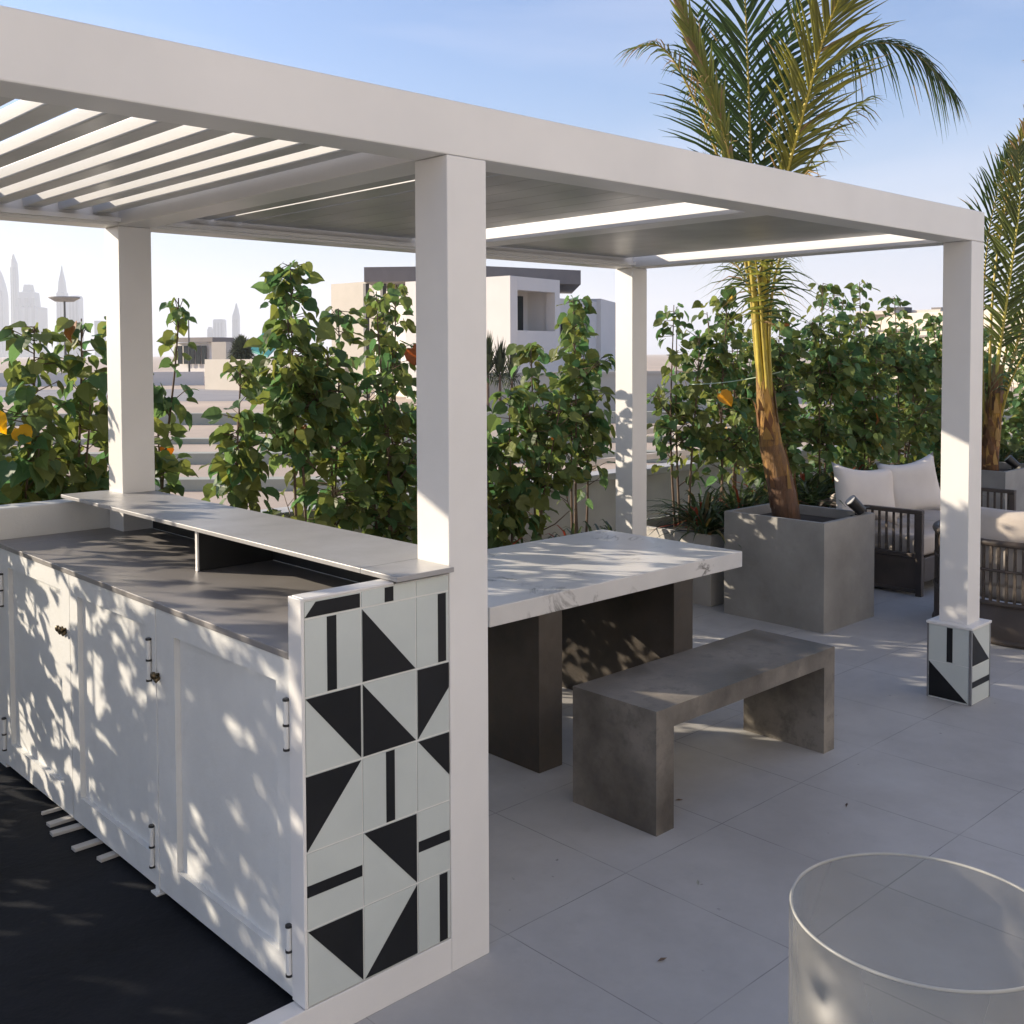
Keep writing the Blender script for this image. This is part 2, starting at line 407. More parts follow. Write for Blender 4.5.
for r in range(6):
    for c in range(3):
        put(rect(CX[c]+G, CX[c+1]-G, ROW[r+1]+G, ROW[r]-G), 0, .0025)
def K(c, r, kind):
    e = .0035
    x0, x1, z1, z0 = (CX[c] if c else -.47)+e, CX[c+1]-e, ROW[r]-e, ROW[r+1]+e
    if c == 0: x0 = CX[0]+.002
    xm = (x0+x1)/2-(.004 if c == 0 else 0); h = .014; zm = (z0+z1)/2
    sh = {'v': rect(xm-h, xm+h, z0, z1), 'h': rect(x0, x1, zm-.0145, zm+.0145),
          'LT_LB_RB': [(x0, z1), (x0, z0), (x1, z0)], 'LT_RT_RB': [(x0, z1), (x1, z0), (x1, z1)],
          'LT_RT_LB': [(x0, z1), (x0, z0), (x1, z1)], 'LB_RT_RB': [(x0, z0), (x1, z0), (x1, z1)],
          'trap': [(x0, z0), (x1, z0), (x1, z1-.002), (x0+.032, z1-.002)]}[kind]
    put(sh, 1, .0035)
for a in ((0, 0, 'trap'), (1, 0, 'v'), (0, 1, 'v'), (1, 1, 'LT_LB_RB'), (2, 1, 'v'), (0, 2, 'LT_RT_RB'), (1, 2, 'LT_LB_RB'), (2, 2, 'LT_RT_LB'),
          (0, 3, 'LT_RT_LB'), (1, 3, 'v'), (2, 3, 'LT_RT_RB'), (0, 4, 'h'), (1, 4, 'LT_RT_RB'), (2, 4, 'h'), (0, 5, 'LT_RT_RB'), (1, 5, 'LB_RT_RB'), (2, 5, 'v')):
    K(*a)
bb(tm, 'patterned_tiles', [M['tile_white'], M['tile_black']], ep)
# carcass, worktop, shelf
m = MB(); m.box(BX+.032, .12, .147, 2.125, .11, .955); bb(m, 'carcass', M['white_wood'])
m = MB(); m.box(BX-.004, .122, .0585, 2.13, .9635, .982); m.box(BX-.004, -.002, 2.13, 2.279, .9635, .982); bb(m, 'worktop', M['worktop'], bevel=.002)
m = MB(); m.box(-.196, -.001, -.022, .1425, 1.127, 1.1415); m.box(-.196, .141, .1426, 2.30, 1.127, 1.1415)
bb(m, 'raised_shelf', M['shelf'], bevel=.002)
m = MB(); m.box(.124, .140, .145, 2.13, .004, 1.126); bb(m, 'back_panel', M['white_wood'])
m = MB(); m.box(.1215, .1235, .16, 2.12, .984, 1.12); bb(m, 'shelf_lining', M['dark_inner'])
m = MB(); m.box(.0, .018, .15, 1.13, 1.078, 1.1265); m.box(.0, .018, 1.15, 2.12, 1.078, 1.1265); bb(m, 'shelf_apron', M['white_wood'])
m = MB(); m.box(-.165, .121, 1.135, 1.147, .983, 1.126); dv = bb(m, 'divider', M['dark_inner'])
m = MB(); m.box(-.172, -.1655, 1.134, 1.148, .983, 1.126); bb(m, 'divider_edge', M['white'], dv)
# doors
def door(y0, y1, iy0, iy1, hinge, knobs):
    m = MB(); x0, x1 = BX, BX+.03; z0, z1 = .105, .962; a, b = .197, .897
    m.box(x0, x1, y0, iy0, z0, z1); m.box(x0, x1, iy1, y1, z0, z1)
    m.box(x0, x1, iy0, iy1, z0, a); m.box(x0, x1, iy0, iy1, b, z1)
    m.box(x0+.018, x1-.001, iy0, iy1, a, b)
    dr = bb(m, 'door', M['white_wood'])
    for z in (.80, .225):
        h = MB(); h.tube([(x0-.007, hinge, z-.062), (x0-.007, hinge, z+.062)], .0075, 10)
        for zz in (-.063, -.001, .063): h.tube([(x0-.007, hinge, z+zz-.003), (x0-.007, hinge, z+zz+.003)], .0092, 10, mi=1)
        h.box(x0-.0025, x0-.0005, hinge-.001, hinge+.024, z-.06, z+.06)
        bb(h, 'hinge', [M['white_wood'], M['black_metal']], dr)
    for ky in knobs:
        k = MB(); k.tube([(x0-.0005, ky, .765), (x0-.012, ky, .765), (x0-.014, ky, .765), (x0-.022, ky, .765), (x0-.025, ky, .765)], [.005, .005, .011, .011, .006], 12)
        k.tube([(x0-.0005, ky-.004, .757), (x0-.016, ky-.004, .748)], [.006, .008], 8)
        bb(k, 'knob', M['brass'], dr, smooth=True)
    return dr
door(.0585, .812, .125, .695, .066, (.797,))
door(.842, 1.492, .885, 1.425, .850, ())
door(1.496, 2.19, 1.575, 2.12, 2.18, (1.53, 1.56))
m = MB(); m.box(BX-.002, BX+.03, .814, .840, .09, .962); m.box(BX-.014, BX+.03, .806, .848, .0855, .092); bb(m, 'stile', M['white_wood'], bevel=.0015)
m = MB(); m.box(BX+.002, BX+.03, 2.192, 2.275, .0855, .962); bb(m, 'stile', M['white_wood'])
for yy in (.3, 1.2, 1.9):
    m = MB(); m.box(-.30, -.24, yy, yy+.05, .0855, .11); bb(m, 'foot', M['dark_inner'])
# slats pushed under the cabinet, lying on the black floor
for i, (yy, xa, rot, lab) in enumerate(((1.638, -.527, 0, 'short white wood strip poking from under the bar, farthest from the tiled end'),
                                   (1.533, -.545, 2, 'white wood strip under the bar, second from its far end'),
                                   (1.443, -.563, -2, 'longest white wood strip under the bar, middle one of five'),
                                   (1.286, -.552, 1, 'white wood strip under the bar, just beyond the one nearest the tiled end'),
                                   (1.163, -.520, 4, 'angled white wood strip under the bar, nearest to the tiled end'))):
    m = MB(); w = .020 if i else .008
    m.obox((0, 0, .006), .30, w*1.6, .011, (0, 0, R(rot)))
    o = m.build('wood_strip', M['planter_pale'], bevel=.001); o.location = (xa+.15, yy, .086)
    tag(o, lab, 'wood strip', 'white strips lying under the bar cabinet')
# white end wall behind the worktop
m = MB(); m.box(-.56, .142, 2.284, 2.40, .087, 1.108); 
tag(m.build('low_wall', M['white_wood'], origin=(-.2, 2.34, .087), bevel=.006), 'low white painted wall closing the far end of the bar', 'wall')

# ================================================================== TABLE + BENCH
tb = thing('dining_table', 'outdoor dining table with thick white veined stone top on two dark slab legs', 'table', (1.8, 1.35, 0))
TO = tuple(tb.location)
m = MB(); m.box(.888, 2.588, .82, 1.757, .656, .735); m.build('table_top', M['marble'], tb, origin=TO, bevel=.004)
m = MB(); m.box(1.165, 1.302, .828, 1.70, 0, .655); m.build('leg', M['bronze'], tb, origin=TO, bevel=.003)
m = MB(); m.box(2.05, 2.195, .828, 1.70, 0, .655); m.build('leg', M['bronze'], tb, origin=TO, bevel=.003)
bn = thing('bench', 'low stained concrete bench in front of the stone dining table', 'bench', (1.67, .34, 0))
BO = tuple(bn.location)
bxa, bxb, bya, byb, bz = 1.065, 2.284, .136, .544, .450
m = MB(); m.box(bxa, bxb, bya, byb, bz-.075, bz); m.build('seat', M['bench'], bn, origin=BO)
m = MB(); m.box(bxa, bxa+.10, bya, byb, 0, bz-.075); m.build('leg', M['bench'], bn, origin=BO)
m = MB(); m.box(bxb-.085, bxb, bya, byb, 0, bz-.075); m.build('leg', M['bench'], bn, origin=BO)

# dry leaf bits lying on the paving
for k, (x, y, lab_) in enumerate(((1.366, .268, 'tiny dark dry leaf on the paving beside the near bench leg'), (1.79, -.20, 'tiny dark dry leaf on the open paving right of the bench'),
                                  (.469, -.367, 'tiny dry leaf on the paving near the bottom edge of the photo'), (.90, -.17, 'pale dry leaf crumb on the paving between bench and lantern'))):
    r_ = random.Random(k); m = MB(); a = r_.uniform(0, PI); L_ = .014+.006*r_.random()
    m.add([(-L_*math.cos(a), -L_*math.sin(a), .002), (.005*math.sin(a), -.005*math.cos(a), .006), (L_*math.cos(a), L_*math.sin(a), .004), (-.005*math.sin(a), .005*math.cos(a), .003)], [(0, 1, 2, 3)])
    o = m.build('dry_leaf', M['bark'] if k < 3 else M['curb']); o.location = (x, y, .001); tag(o, lab_, 'dry leaf', 'dry leaf bits on the paving')

# ================================================================== PLANTERS
def planter(x0, x1, y0, y1, h, mat, label, name='square_planter', wall=.03, group=None):
    t = thing(name, label, 'planter', ((x0+x1)/2, (y0+y1)/2, 0), group)
    O = tuple(t.location)
    m = MB()
    m.box(x0, x0+wall, y0, y1, 0, h); m.box(x1-wall, x1, y0, y1, 0, h)
    m.box(x0+wall, x1-wall, y0, y0+wall, 0, h); m.box(x0+wall, x1-wall, y1-wall, y1, 0, h)
    # weld-free box: add outer skin only once
    m.build('planter_body', mat, t, origin=O)
    s = MB(); s.box(x0+wall+.001, x1-wall-.001, y0+wall+.001, y1-wall-.001, .02, h-.06); s.build('soil', M['soil'], t, origin=O)
    return t
planter(3.955, 4.58, 1.165, 1.90, .68, M['planter'], 'big square grey concrete planter holding the taller palm beside the table')
planter(7.50, 8.35, 1.50, 2.03, .69, M['planter'], 'square grey planter behind the sofas at the right edge')
planter(4.03, 11.5, 2.06, 2.85, .485, M['planter_pale'], 'long pale planter box holding the hedge behind the table', name='planter_box')

# spotlights
def spot(loc, rz, label):
    t = thing('spotlight', label, 'spotlight', loc, 'garden spotlights in the planters')
    m = MB(); m.tube([(0, 0, 0), (0, 0, .012)], .035, 16); m.tube([(0, 0, .012), (0, 0, .05)], .008, 8); m.build('base', M['black_metal'], t, smooth=False)
    m = MB()
    d = Vector((math.cos(rz), math.sin(rz), .9)).normalized(); c = Vector((0, 0, .075))
    m.tube([c-d*.06, c-d*.055, c+d*.05, c+d*.055], [.02, .034, .040, .040], 18)
    h = m.build('lamp_head', M['black_metal'], t, smooth=False)
    m = MB(); m.tube([c+d*.0555, c+d*.058], [.036, .034], 18); m.build('lens', M['lens'], h)
    m = MB(); m.box(-.008, .13, -.03, .03, .052, .056); m.build('bracket', M['black_metal'], t, smooth=False)
    return t
spot((4.42, 1.21, .665), R(150), 'small black spotlight on the rim of the big palm planter')
spot((7.95, 1.62, .66), R(120), 'small black spotlight in the planter at the right edge')

# ================================================================== LANTERN CYLINDER
ln = thing('lantern', 'large clear cylinder lantern standing on the paving in the near right corner', 'lantern', (.158, -1.278, .001))
m = MB(); n = 96; ro, ri, h = .262, .254, .600
def ring(r, z): return [(r*math.cos(2*PI*k/n), r*math.sin(2*PI*k/n), z) for k in range(n)]
vs = ring(ro, 0)+ring(ro, h)+ring(ri, h)+ring(ri, .012)
fs = []
for k in range(n):
    j = (k+1) % n
    fs += [(k, j, n+j, n+k), (n+k, n+j, 2*n+j, 2*n+k), (2*n+k, 2*n+j, 3*n+j, 3*n+k)]
m.add(vs, fs); m.add([], [])
m.f.append(tuple(range(n))[::-1]); m.mi.append(0); m.tone.append((0, 0, 0))
m.f.append(tuple(3*n+k for k in range(n))); m.mi.append(0); m.tone.append((0, 0, 0))
o = m.build('glass_cylinder', M['glass'], ln, smooth=True)
o.data.polygons[-1].use_smooth = False; o.data.polygons[-2].use_smooth = False
m = MB()
pts = ring((ro+ri)/2, h+.0022)
m.tube(pts+[pts[0]], .0030, 8, cap=False); m.build('rim', M['rim'], ln, smooth=True)

# ================================================================== SOFAS
def pillow_mesh(w, h, t, n=14, seed=0, crease=.0):
    rnd = random.Random(seed); m = MB()
    for s in (1, -1):
        vs = []
        for j in range(n+1):
            for i in range(n+1):
                u = i/n*2-1; v = j/n*2-1
                e = (1-u**4)*(1-v**4)
                # corners stay out, sides pull in
                x = u*w/2*(1-.09*(1-v*v)*abs(u)**2) ; z = v*h/2*(1-.24*(1-u*u)*abs(v)**2)
                th = s*t/2*max(0, e)**.5*(1+.06*math.sin(3*u+seed)+.05*math.sin(5*v+2*seed+u*2))
                vs.append((x, th, z))
        f = []
        for j in range(n):
            for i in range(n):
                a = j*(n+1)+i; q = (a, a+1, a+n+2, a+n+1)
                f.append(q if s < 0 else q[::-1])
        m.add(vs, f)
    return m
def cushion(mb, x0, x1, y0, y1, z0, z1): mb.box(x0, x1, y0, y1, z0, z1)
sf = thing('sofa', 'rope and metal outdoor sofa with beige cushions standing in front of the hedge planter', 'sofa', (6.1, 1.6, 0))
SO = tuple(sf.location)
x0, x1, y0, y1 = 5.34, 6.95, 1.20, 2.02
def side_frame(name, x, ya, yb, zt=.61, parent=sf, O=SO):
    m = MB(); r = .018
    m.box(x-.02, x+.02, ya, ya+.045, 0, zt-.031); m.box(x-.02, x+.02, yb-.045, yb, 0, zt-.031)
    m.box(x-.022, x+.022, ya, yb, zt-.03, zt); m.box(x-.018, x+.018, ya+.046, yb-.046, .27, .30); m.box(x-.018, x+.018, ya+.046, yb-.046, .02, .045)
    fr = m.build(name, M['sofa_frame'], parent, origin=O, bevel=.004)
    s = MB(); k = int((yb-ya)/.052)
    for i in range(1, k):
        yy = ya+(yb-ya)*i/k; s.box(x-.006, x+.006, yy-.008, yy+.008, .301, zt-.031)
    s.build('rope_strap', M['rope'], fr, origin=O)
    q = MB(); q.box(x-.008, x+.008, ya+.046, yb-.046, .046, .269); q.build('skirt_panel', M['sofa_frame'], fr, origin=O)
side_frame('arm_frame', x0, y0, y1); side_frame('arm_frame', x1, y0, y1)
m = MB(); m.box(x0+.022, x1-.022, y0, y0+.03, .10, .27); m.box(x0+.022, x1-.022, y1-.04, y1, .05, .61); m.box(x0+.022, x1-.022, y0+.031, y1-.041, .2, .26)
m.build('seat_frame', M['sofa_frame'], sf, origin=SO, bevel=.004)
for i in range(2):
    xa = x0+.03+i*.775; m = MB(); m.box(xa, xa+.77, y0+.02, y1-.05, .271, .42); m.build('seat_cushion', M['cushion'], sf, origin=SO, bevel=.035, seg=4, smooth=True)
    m = MB(); m.box(xa, xa+.77, y1-.22, y1-.05, .421, .66); m.build('back_cushion', M['cushion'], sf, origin=SO, bevel=.05, seg=4, smooth=True)
def pillow(loc, w, h, t, rot, seed, label):
    m = pillow_mesh(w, h, t, seed=seed); o = m.build('scatter_pillow', M['pillow'], smooth=True); o.location = loc; o.rotation_euler = rot
    tag(o, label, 'pillow', 'off-white scatter pillows on the sofa')
    md = o.modifiers.new('weld', 'WELD'); md.merge_threshold = .0005
    return o
pillow((5.44, 1.70, .675), .52, .46, .17, (R(-14), R(4), R(-30)), 1, 'off-white pillow with dipped top edge, on the sofa nearest the big planter')
pillow((5.78, 1.50, .71), .45, .47, .18, (R(-12), R(-10), R(-40)), 2, 'off-white pillow on the sofa leaning over the other one, next to the white post')
# tub armchair at the right
ch = thing('armchair', 'round-backed brown rope armchair with beige cushion behind the right post', 'armchair', (5.05, .32, 0))
CH = tuple(ch.location); rr = .595
def arc(r, z, a0, a1, k): return [(5.05+r*math.cos(a0+(a1-a0)*i/k), .32+r*math.sin(a0+(a1-a0)*i/k), z) for i in range(k+1)]
a0, a1 = R(84), R(276)
m = MB(); m.tube(arc(rr, .60, a0, a1, 40), .020, 8); m.tube(arc(rr, .245, a0, a1, 40), .014, 8); m.tube(arc(rr, .44, a0, a1, 40), .009, 6); m.tube(arc(rr, .02, a0, a1, 40), .018, 8)
for a in (a0, R(150), R(210), a1):
    m.tube([(5.05+rr*math.cos(a), .32+rr*math.sin(a), .0), (5.05+rr*math.cos(a), .32+rr*math.sin(a), .60)], .017, 8)
fr = m.build('back_frame', M['sofa_frame'], ch, origin=CH, smooth=True)
s = MB()
K2 = 44
for i in range(1, K2):
    a = a0+(a1-a0)*i/K2; c = math.cos(a); q = math.sin(a)
    s.obox((5.05+rr*c, .32+rr*q, .42), .010, .016, .35, (0, 0, a))
s.build('rope_strap', M['rope'], fr, origin=CH)
s = MB(); p0, p1 = arc(rr-.008, .03, a0, a1, 40), arc(rr-.008, .24, a0, a1, 40); p2, p3 = arc(rr+.006, .03, a0, a1, 40), arc(rr+.006, .24, a0, a1, 40)
L = len(p0); s.add(p0+p1+p2+p3, [f for i in range(L-1) for f in ((i, i+1, L+i+1, L+i), (2*L+i+1, 2*L+i, 3*L+i, 3*L+i+1), (L+i, L+i+1, 3*L+i+1, 3*L+i))])
s.build('skirt_panel', M['sofa_frame'], fr, origin=CH, smooth=True)
def ringpad(name, ri, ro, za, zb, b0, b1, k=30):
    s = MB(); prof = [(ri, za), (ro-.02, za), (ro, za+.03), (ro, zb-.05), (ro-.03, zb-.01), ((ro+ri)/2, zb), (ri+.02, zb-.02), (ri, zb-.06)]
    vs = []
    for i in range(k+1):
        a = b0+(b1-b0)*i/k
        for r, z in prof: vs.append((5.05+r*math.cos(a), .32+r*math.sin(a), z))
    n = len(prof); fs = [(i*n+j, i*n+(j+1) % n, (i+1)*n+(j+1) % n, (i+1)*n+j) for i in range(k) for j in range(n)]
    fs += [tuple(range(n))[::-1], tuple(k*n+j for j in range(n))]
    s.add(vs, fs); return s.build(name, M['cushion'], ch, origin=CH, smooth=True)
ringpad('back_cushion', .42, .565, .34, .79, R(112), R(248))
s = MB(); s.tube([(5.05, .32, .245), (5.05, .32, .27), (5.05, .32, .40), (5.05, .32, .425)], [.50, .54, .54, .50], 40); s.build('seat_cushion', M['cushion'], ch, origin=CH, smooth=True)

# ================================================================== HEDGE
def tonemix(rnd, kind='leaf'):
    if kind == 'leaf':
        r = rnd.random()
        if r < .0012: return (.55, .33, .03)
        if r < .0025: return (.30, .12, .03)
        k = rnd.uniform(.65, 1.3); h = rnd.random()
        if rnd.random() < .12: return (.17*k, .20*k, .06*k)
        return (.118*k*(.65+.65*h), .168*k, .056*k*(1.25-.5*h))
def leaf(mb, base, d, up, size, tone, rnd, cup=.25):
    # heart-shaped blade: base at petiole, pointing along d, face normal ~ up
    d = d.normalized(); s = d.cross(up).normalized(); n = s.cross(d).normalized()
    w = size*rnd.uniform(.46, .56)
    out = [(-.10, .30), (.05, .82), (.30, 1.0), (.58, .80), (.82, .40)]
    mid = [(0, 0), (.05, -.02), (.3, -.05), (.58, -.05), (.82, -.08), (1.02, -.16)]
    curl = rnd.uniform(-.05, .28)
    vs = [base+d*(a*size)+n*(size*(z-curl*a*a)) for a, z in mid]
    L = []; Rr = []
    c1 = cup*rnd.uniform(.3, 1.4)
    for a, b in out:
        L.append(base+d*(a*size)+s*(b*w)+n*(size*(c1*b*.35-curl*a*a+rnd.uniform(-.05, .05))))
        Rr.append(base+d*(a*size)-s*(b*w)+n*(size*(c1*b*.35-curl*a*a+rnd.uniform(-.05, .05))))
    v = vs+L+Rr   # 0-5 mid, 6-10 L, 11-15 R
    f = [(0, 1, 7, 6), (1, 2, 8, 7), (2, 3, 9, 8), (3, 4, 10, 9), (4, 5, 10),
         (0, 11, 12, 1), (1, 12, 13, 2), (2, 13, 14, 3), (3, 14, 15, 4), (4, 15, 5)]
    mb.add(v, f, 0, tone)
SUN_AZ = R(123.5); SUN_EL = R(20)
SUN = Vector((math.cos(SUN_AZ)*math.cos(SUN_EL), math.sin(SUN_AZ)*math.cos(SUN_EL), math.sin(SUN_EL)))
def shrub(x, y, zb, h, nl, rad, seed, label, lo=.30, ls=(.085, .15), extras=(), group='hedge shrubs along the terrace edge', nst=None, top=.10):
    rnd = random.Random(seed); nl = int(nl*2.4); ls = (ls[0]*.55, ls[1]*.78)
    t = thing('hedge_shrub', label, 'shrub', (x, y, zb), group)
    H = h-zb
    st = MB(); fo = MB()
    stems = []
    ns = nst or rnd.choice((2, 2, 3))
    for k in range(ns):
        a = rnd.uniform(0, 2*PI); r0 = rnd.uniform(.01, .06); lean = rnd.uniform(.03, rad*.55)
        hh = H*(1 if k == 0 else rnd.uniform(.72, .95))
        if k == 0: lean *= .35
        b = Vector((r0*math.cos(a), r0*math.sin(a), 0)); w = rnd.uniform(-.04, .04); w2 = rnd.uniform(-.04, .04)
        pts = [b+Vector((lean*math.cos(a)*q**1.3+w*math.sin(q*5), lean*math.sin(a)*q**1.3+w2*math.sin(q*4), hh*q)) for q in [i/10 for i in range(11)]]
        st.tube(pts, [.011*(1-.7*i/10) for i in range(11)], 6, tone=(.1, .07, .05)); stems.append(pts)
        # side shoots
        for j in range(rnd.randint(2, 4)):
            q = rnd.uniform(.25, .8); p = pts[int(q*10)]; aa = rnd.uniform(0, 2*PI); ln_ = rnd.uniform(.12, rad)
            e = p+Vector((math.cos(aa)*ln_, math.sin(aa)*ln_, rnd.uniform(.08, .25)))
            mdp = (p+e)/2+Vector((0, 0, -.02)); st.tube([p, mdp, e], [.005, .004, .0025], 5, cap=False); stems.append([p, mdp, e])
    wts = [len(s)*2 for s in stems]
    for i in range(nl):
        s = rnd.choices(stems, wts)[0]
        q = rnd.random()
        if len(s) > 3:
            q = lo+(1-lo)*q**.9
        if i < 12: s = stems[0]; q = .90+.1*rnd.random()
        fpos = q*(len(s)-1); k = min(int(fpos), len(s)-2); p = s[k].lerp(s[k+1], fpos-k)
        frac = p.z/H
        if frac < lo*.8 and rnd.random() < .7: continue
        a = rnd.uniform(0, 2*PI); rr_ = rad*rnd.uniform(.15, 1.0)*(1-.55*max(0, frac-.6)/.4)
        off = Vector((math.cos(a)*rr_, math.sin(a)*rr_, rnd.uniform(-.03, .12)))
        tip = p+off*.75
        if tip.z > H: tip.z = H-rnd.uniform(0, .06)
        st.tube([p, tip], [.0028, .002], 4, cap=False, tone=(.1, .12, .05)) if rnd.random() < .45 else None
        size = rnd.uniform(*ls)*(1.0 if frac < .85 else .85)
        dd = Vector((math.cos(a), math.sin(a), rnd.uniform(-1.7, .25)))
        up = Vector((rnd.uniform(-.9, .9), rnd.uniform(-.9, .9), rnd.uniform(.5, 1)))+Vector((math.cos(a), math.sin(a), 0))*rnd.uniform(0, .9)
        leaf(fo, tip, dd, up, size, tonemix(rnd), rnd)
    for (ex, ey, ez, sz, tn) in extras:
        leaf(fo, Vector((ex-x, ey-y, ez-zb)), Vector((.3, -.6, -.7)), Vector((-.5, -.6, .5)), sz, tn, rnd)
    st.build('stem', M['bark'], t, smooth=True)
    fo.build('foliage', M['leaf'], t, tones=True)
    return t
YEL = (.75, .42, .02); ORG = (.62, .30, .03); RUS = (.28, .09, .03)
# (x, y, height, leaves, radius, leaf sizes, label)
LEFT = [
 (-3.3, 3.0, 2.5, 200, .42, None), (-2.9, 2.85, 2.6, 210, .40, None), (-2.5, 3.05, 2.65, 230, .40, None), (-2.15, 2.85, 2.55, 230, .36, None),
 (-1.85, 3.1, 2.2, 120, .32, None), (-1.5, 2.85, 1.70, 70, .28, None), (-1.15, 3.05, 1.9, 85, .28, None), (-.8, 2.9, 1.75, 75, .26, None), (-.48, 3.05, 1.85, 75, .26, None)]
i = 0
for (x, y, h, nl, rad, _) in LEFT:
    i += 1
    shrub(x, y, .12, h, nl, rad, 100+i, 'heart-leaved hedge shrub standing behind the low white wall', lo=.25)
VIS = [
 (-.12, 2.95, 1.86, 150, .27, 'leafy hedge shrub with yellow leaves at the left edge of the photo', (.10, .16), .34, [(-.32, 2.75, 1.46, .10, YEL), (-.22, 2.72, 1.40, .085, YEL)]),
 (.14, 2.98, 1.90, 120, .24, 'heart-leaved shrub with a rusty leaf left of the back left post', (.10, .15), .36, [(.24, 2.75, 1.56, .13, RUS)]),
 (.42, 3.05, 1.92, 70, .20, 'thin hedge shrub half hidden by the back left post', (.09, .14), .3, []),
 (.58, 3.0, 2.02, 60, .15, 'slim tall shrub just right of the back left post', (.09, .14), .3, []),
 (.94, 3.0, 1.70, 100, .23, 'short two-stemmed shrub with open gaps round it right of the back left post', (.09, .14), .52, []),
 (1.40, 2.98, 2.24, 200, .30, 'tallest bushy shrub standing alone above the raised bar shelf', (.10, .15), .50, []),
 (1.68, 3.1, 2.00, 120, .25, 'dense shrub right beside the tallest one above the bar shelf', (.09, .15), .34, []),
 (1.98, 3.0, 2.10, 150, .24, 'dark shrub just left of the front middle post', (.09, .14), .2, []),
 (2.20, 3.1, 2.16, 140, .24, 'shrub with one rust-brown leaf touching the front middle post', (.09, .14), .2, [(2.06, 2.80, 1.76, .16, RUS)]),
 (2.62, 3.1, 1.9, 120, .26, 'shrub hidden behind the front middle post', (.09, .14), .2, []),
 (2.98, 3.0, 1.50, 150, .26, 'lower dark shrub just right of the front middle post', (.10, .16), .2, []),
 (3.32, 2.98, 1.80, 110, .27, 'broad-leaved shrub behind the near end of the stone table', (.10, .16), .45, []),
 (3.66, 2.98, 2.12, 150, .27, 'light green bushy shrub left of the back right post', (.10, .15), .48, []),
 (3.92, 3.15, 2.0, 70, .20, 'shrub partly behind the left side of the back right post', (.09, .14), .35, []),
]
for k, (x, y, h, nl, rad, lab, ls, lo, ex) in enumerate(VIS):
    shrub(x, y, .12, h, nl, rad, 200+k, lab, lo=lo, ls=ls, extras=ex)
RIGHT = [
 (4.45, 2.62, 2.08, 150, .25, 'thin-stemmed shrub just right of the back right post'),
 (4.78, 2.50, 2.14, 190, .25, 'shrub with one big round top leaf between the back right post and the palm'),
 (5.10, 2.62, 1.95, 180, .27, 'shrub with an orange leaf left of the palm trunk'),
 (5.42, 2.50, 2.16, 210, .28, 'dense green shrub directly behind the palm trunk'),
 (5.78, 2.62, 2.10, 210, .28, 'dense shrub immediately right of the palm trunk'),
 (6.10, 2.45, 2.30, 210, .28, 'tall shrub right of the palm above the big planter'),
 (6.45, 2.60, 2.26, 210, .28, 'bright leafy shrub above the back right rim of the big planter'),
 (6.80, 2.45, 2.34, 200, .28, 'shrub rising above the hedge line over the sofa pillows'),
 (7.15, 2.60, 2.08, 200, .28, 'yellowish shrub above the first sofa pillow'),
 (7.50, 2.45, 2.24, 200, .28, 'shrub above the gap between the two pillows'),
 (7.90, 2.60, 2.02, 200, .28, 'dark shrub above the second sofa pillow'),
 (8.30, 2.45, 2.10, 200, .28, 'shrub left of the right front post over the sofa'),
 (8.75, 2.60, 2.0, 200, .28, 'shrub hidden behind the right front post'),
 (9.20, 2.45, 1.98, 200, .28, 'shrub directly behind the smaller palm trunk'),
 (9.70, 2.60, 2.0, 200, .28, 'shrub right of the smaller palm near the right edge'),
 (10.3, 2.45, 2.02, 200, .30, 'hedge shrub at the far right edge of the photo'),
 (10.9, 2.60, 2.05, 200, .30, 'last hedge shrub beyond the right edge')]
for k, (x, y, h, nl, rad, lab) in enumerate(RIGHT):
    ex = []
    if k == 2: ex = [(4.40, 2.25, 1.44, .12, ORG)]
    if k == 1: ex = [(4.72, 2.45, 2.20, .13, (.07, .13, .04))]
    shrub(x, y, .43, h, int(nl*(.75 if k < 3 else 1.1)), rad, 300+k, lab, lo=(.22 if k < 4 else .08), ls=(.080, .135), extras=ex)

# strap-leaved plants under the hedge
def strap(x, y, z, size, seed, label):
    rnd = random.Random(seed); mb = MB()
    for k in range(60):
        a = rnd.uniform(0, 2*PI); L = size*rnd.uniform(.6, 1.1); w = rnd.uniform(.009, .017); b = Vector((rnd.uniform(-.04, .04), rnd.uniform(-.04, .04), 0))
        el = rnd.uniform(.5, 1.4); dh = Vector((math.cos(a), math.sin(a), 0)); sd = Vector((-math.sin(a), math.cos(a), 0))
        kk = rnd.uniform(.6, 1.3); tn = (.045*kk, .07*kk, .022*kk) if rnd.random() > .12 else (.16, .12, .04)
        if rnd.random() < .05: tn = (.25, .06, .03)
        vs = []
        for q in (0, .3, .6, .85, 1):
            c = b+dh*(L*q*math.cos(el)*(1+.3*q))+Vector((0, 0, L*(q*math.sin(el)-.45*q*q*q)))
            ww = w*(1-q**3)+.001
            vs += [c-sd*ww+Vector((0, 0, .3*ww)), c, c+sd*ww+Vector((0, 0, .3*ww))]
        mb.add(vs, [(3*i+j, 3*i+j+1, 3*i+j+4, 3*i+j+3) for i in range(4) for j in range(2)], 0, tn)
    o = mb.build('strap_leaved_plant', M['strap'], tones=True); o.location = (x, y, z)
    tag(o, label, 'plant', 'strap-leaved plants under the hedge')
xs = [.35, .75, 1.1, 1.45, 1.75, 2.05, 2.35, 2.65, 2.92, 3.16, 3.40, 3.64, 3.86]
rnd = random.Random(5)
lab = 'spiky strap-leaved plant under the hedge between the bar shelf and the back right post'
for k, x in enumerate(xs):
    strap(x, 2.62+rnd.uniform(-.04, .12), .12, .62, 400+k, lab)
    strap(x+.14, 2.86+rnd.uniform(-.04, .1), .12, .66, 440+k, lab)
lab = 'spiky strap-leaved plant in the pale planter box behind the sofa and palm'
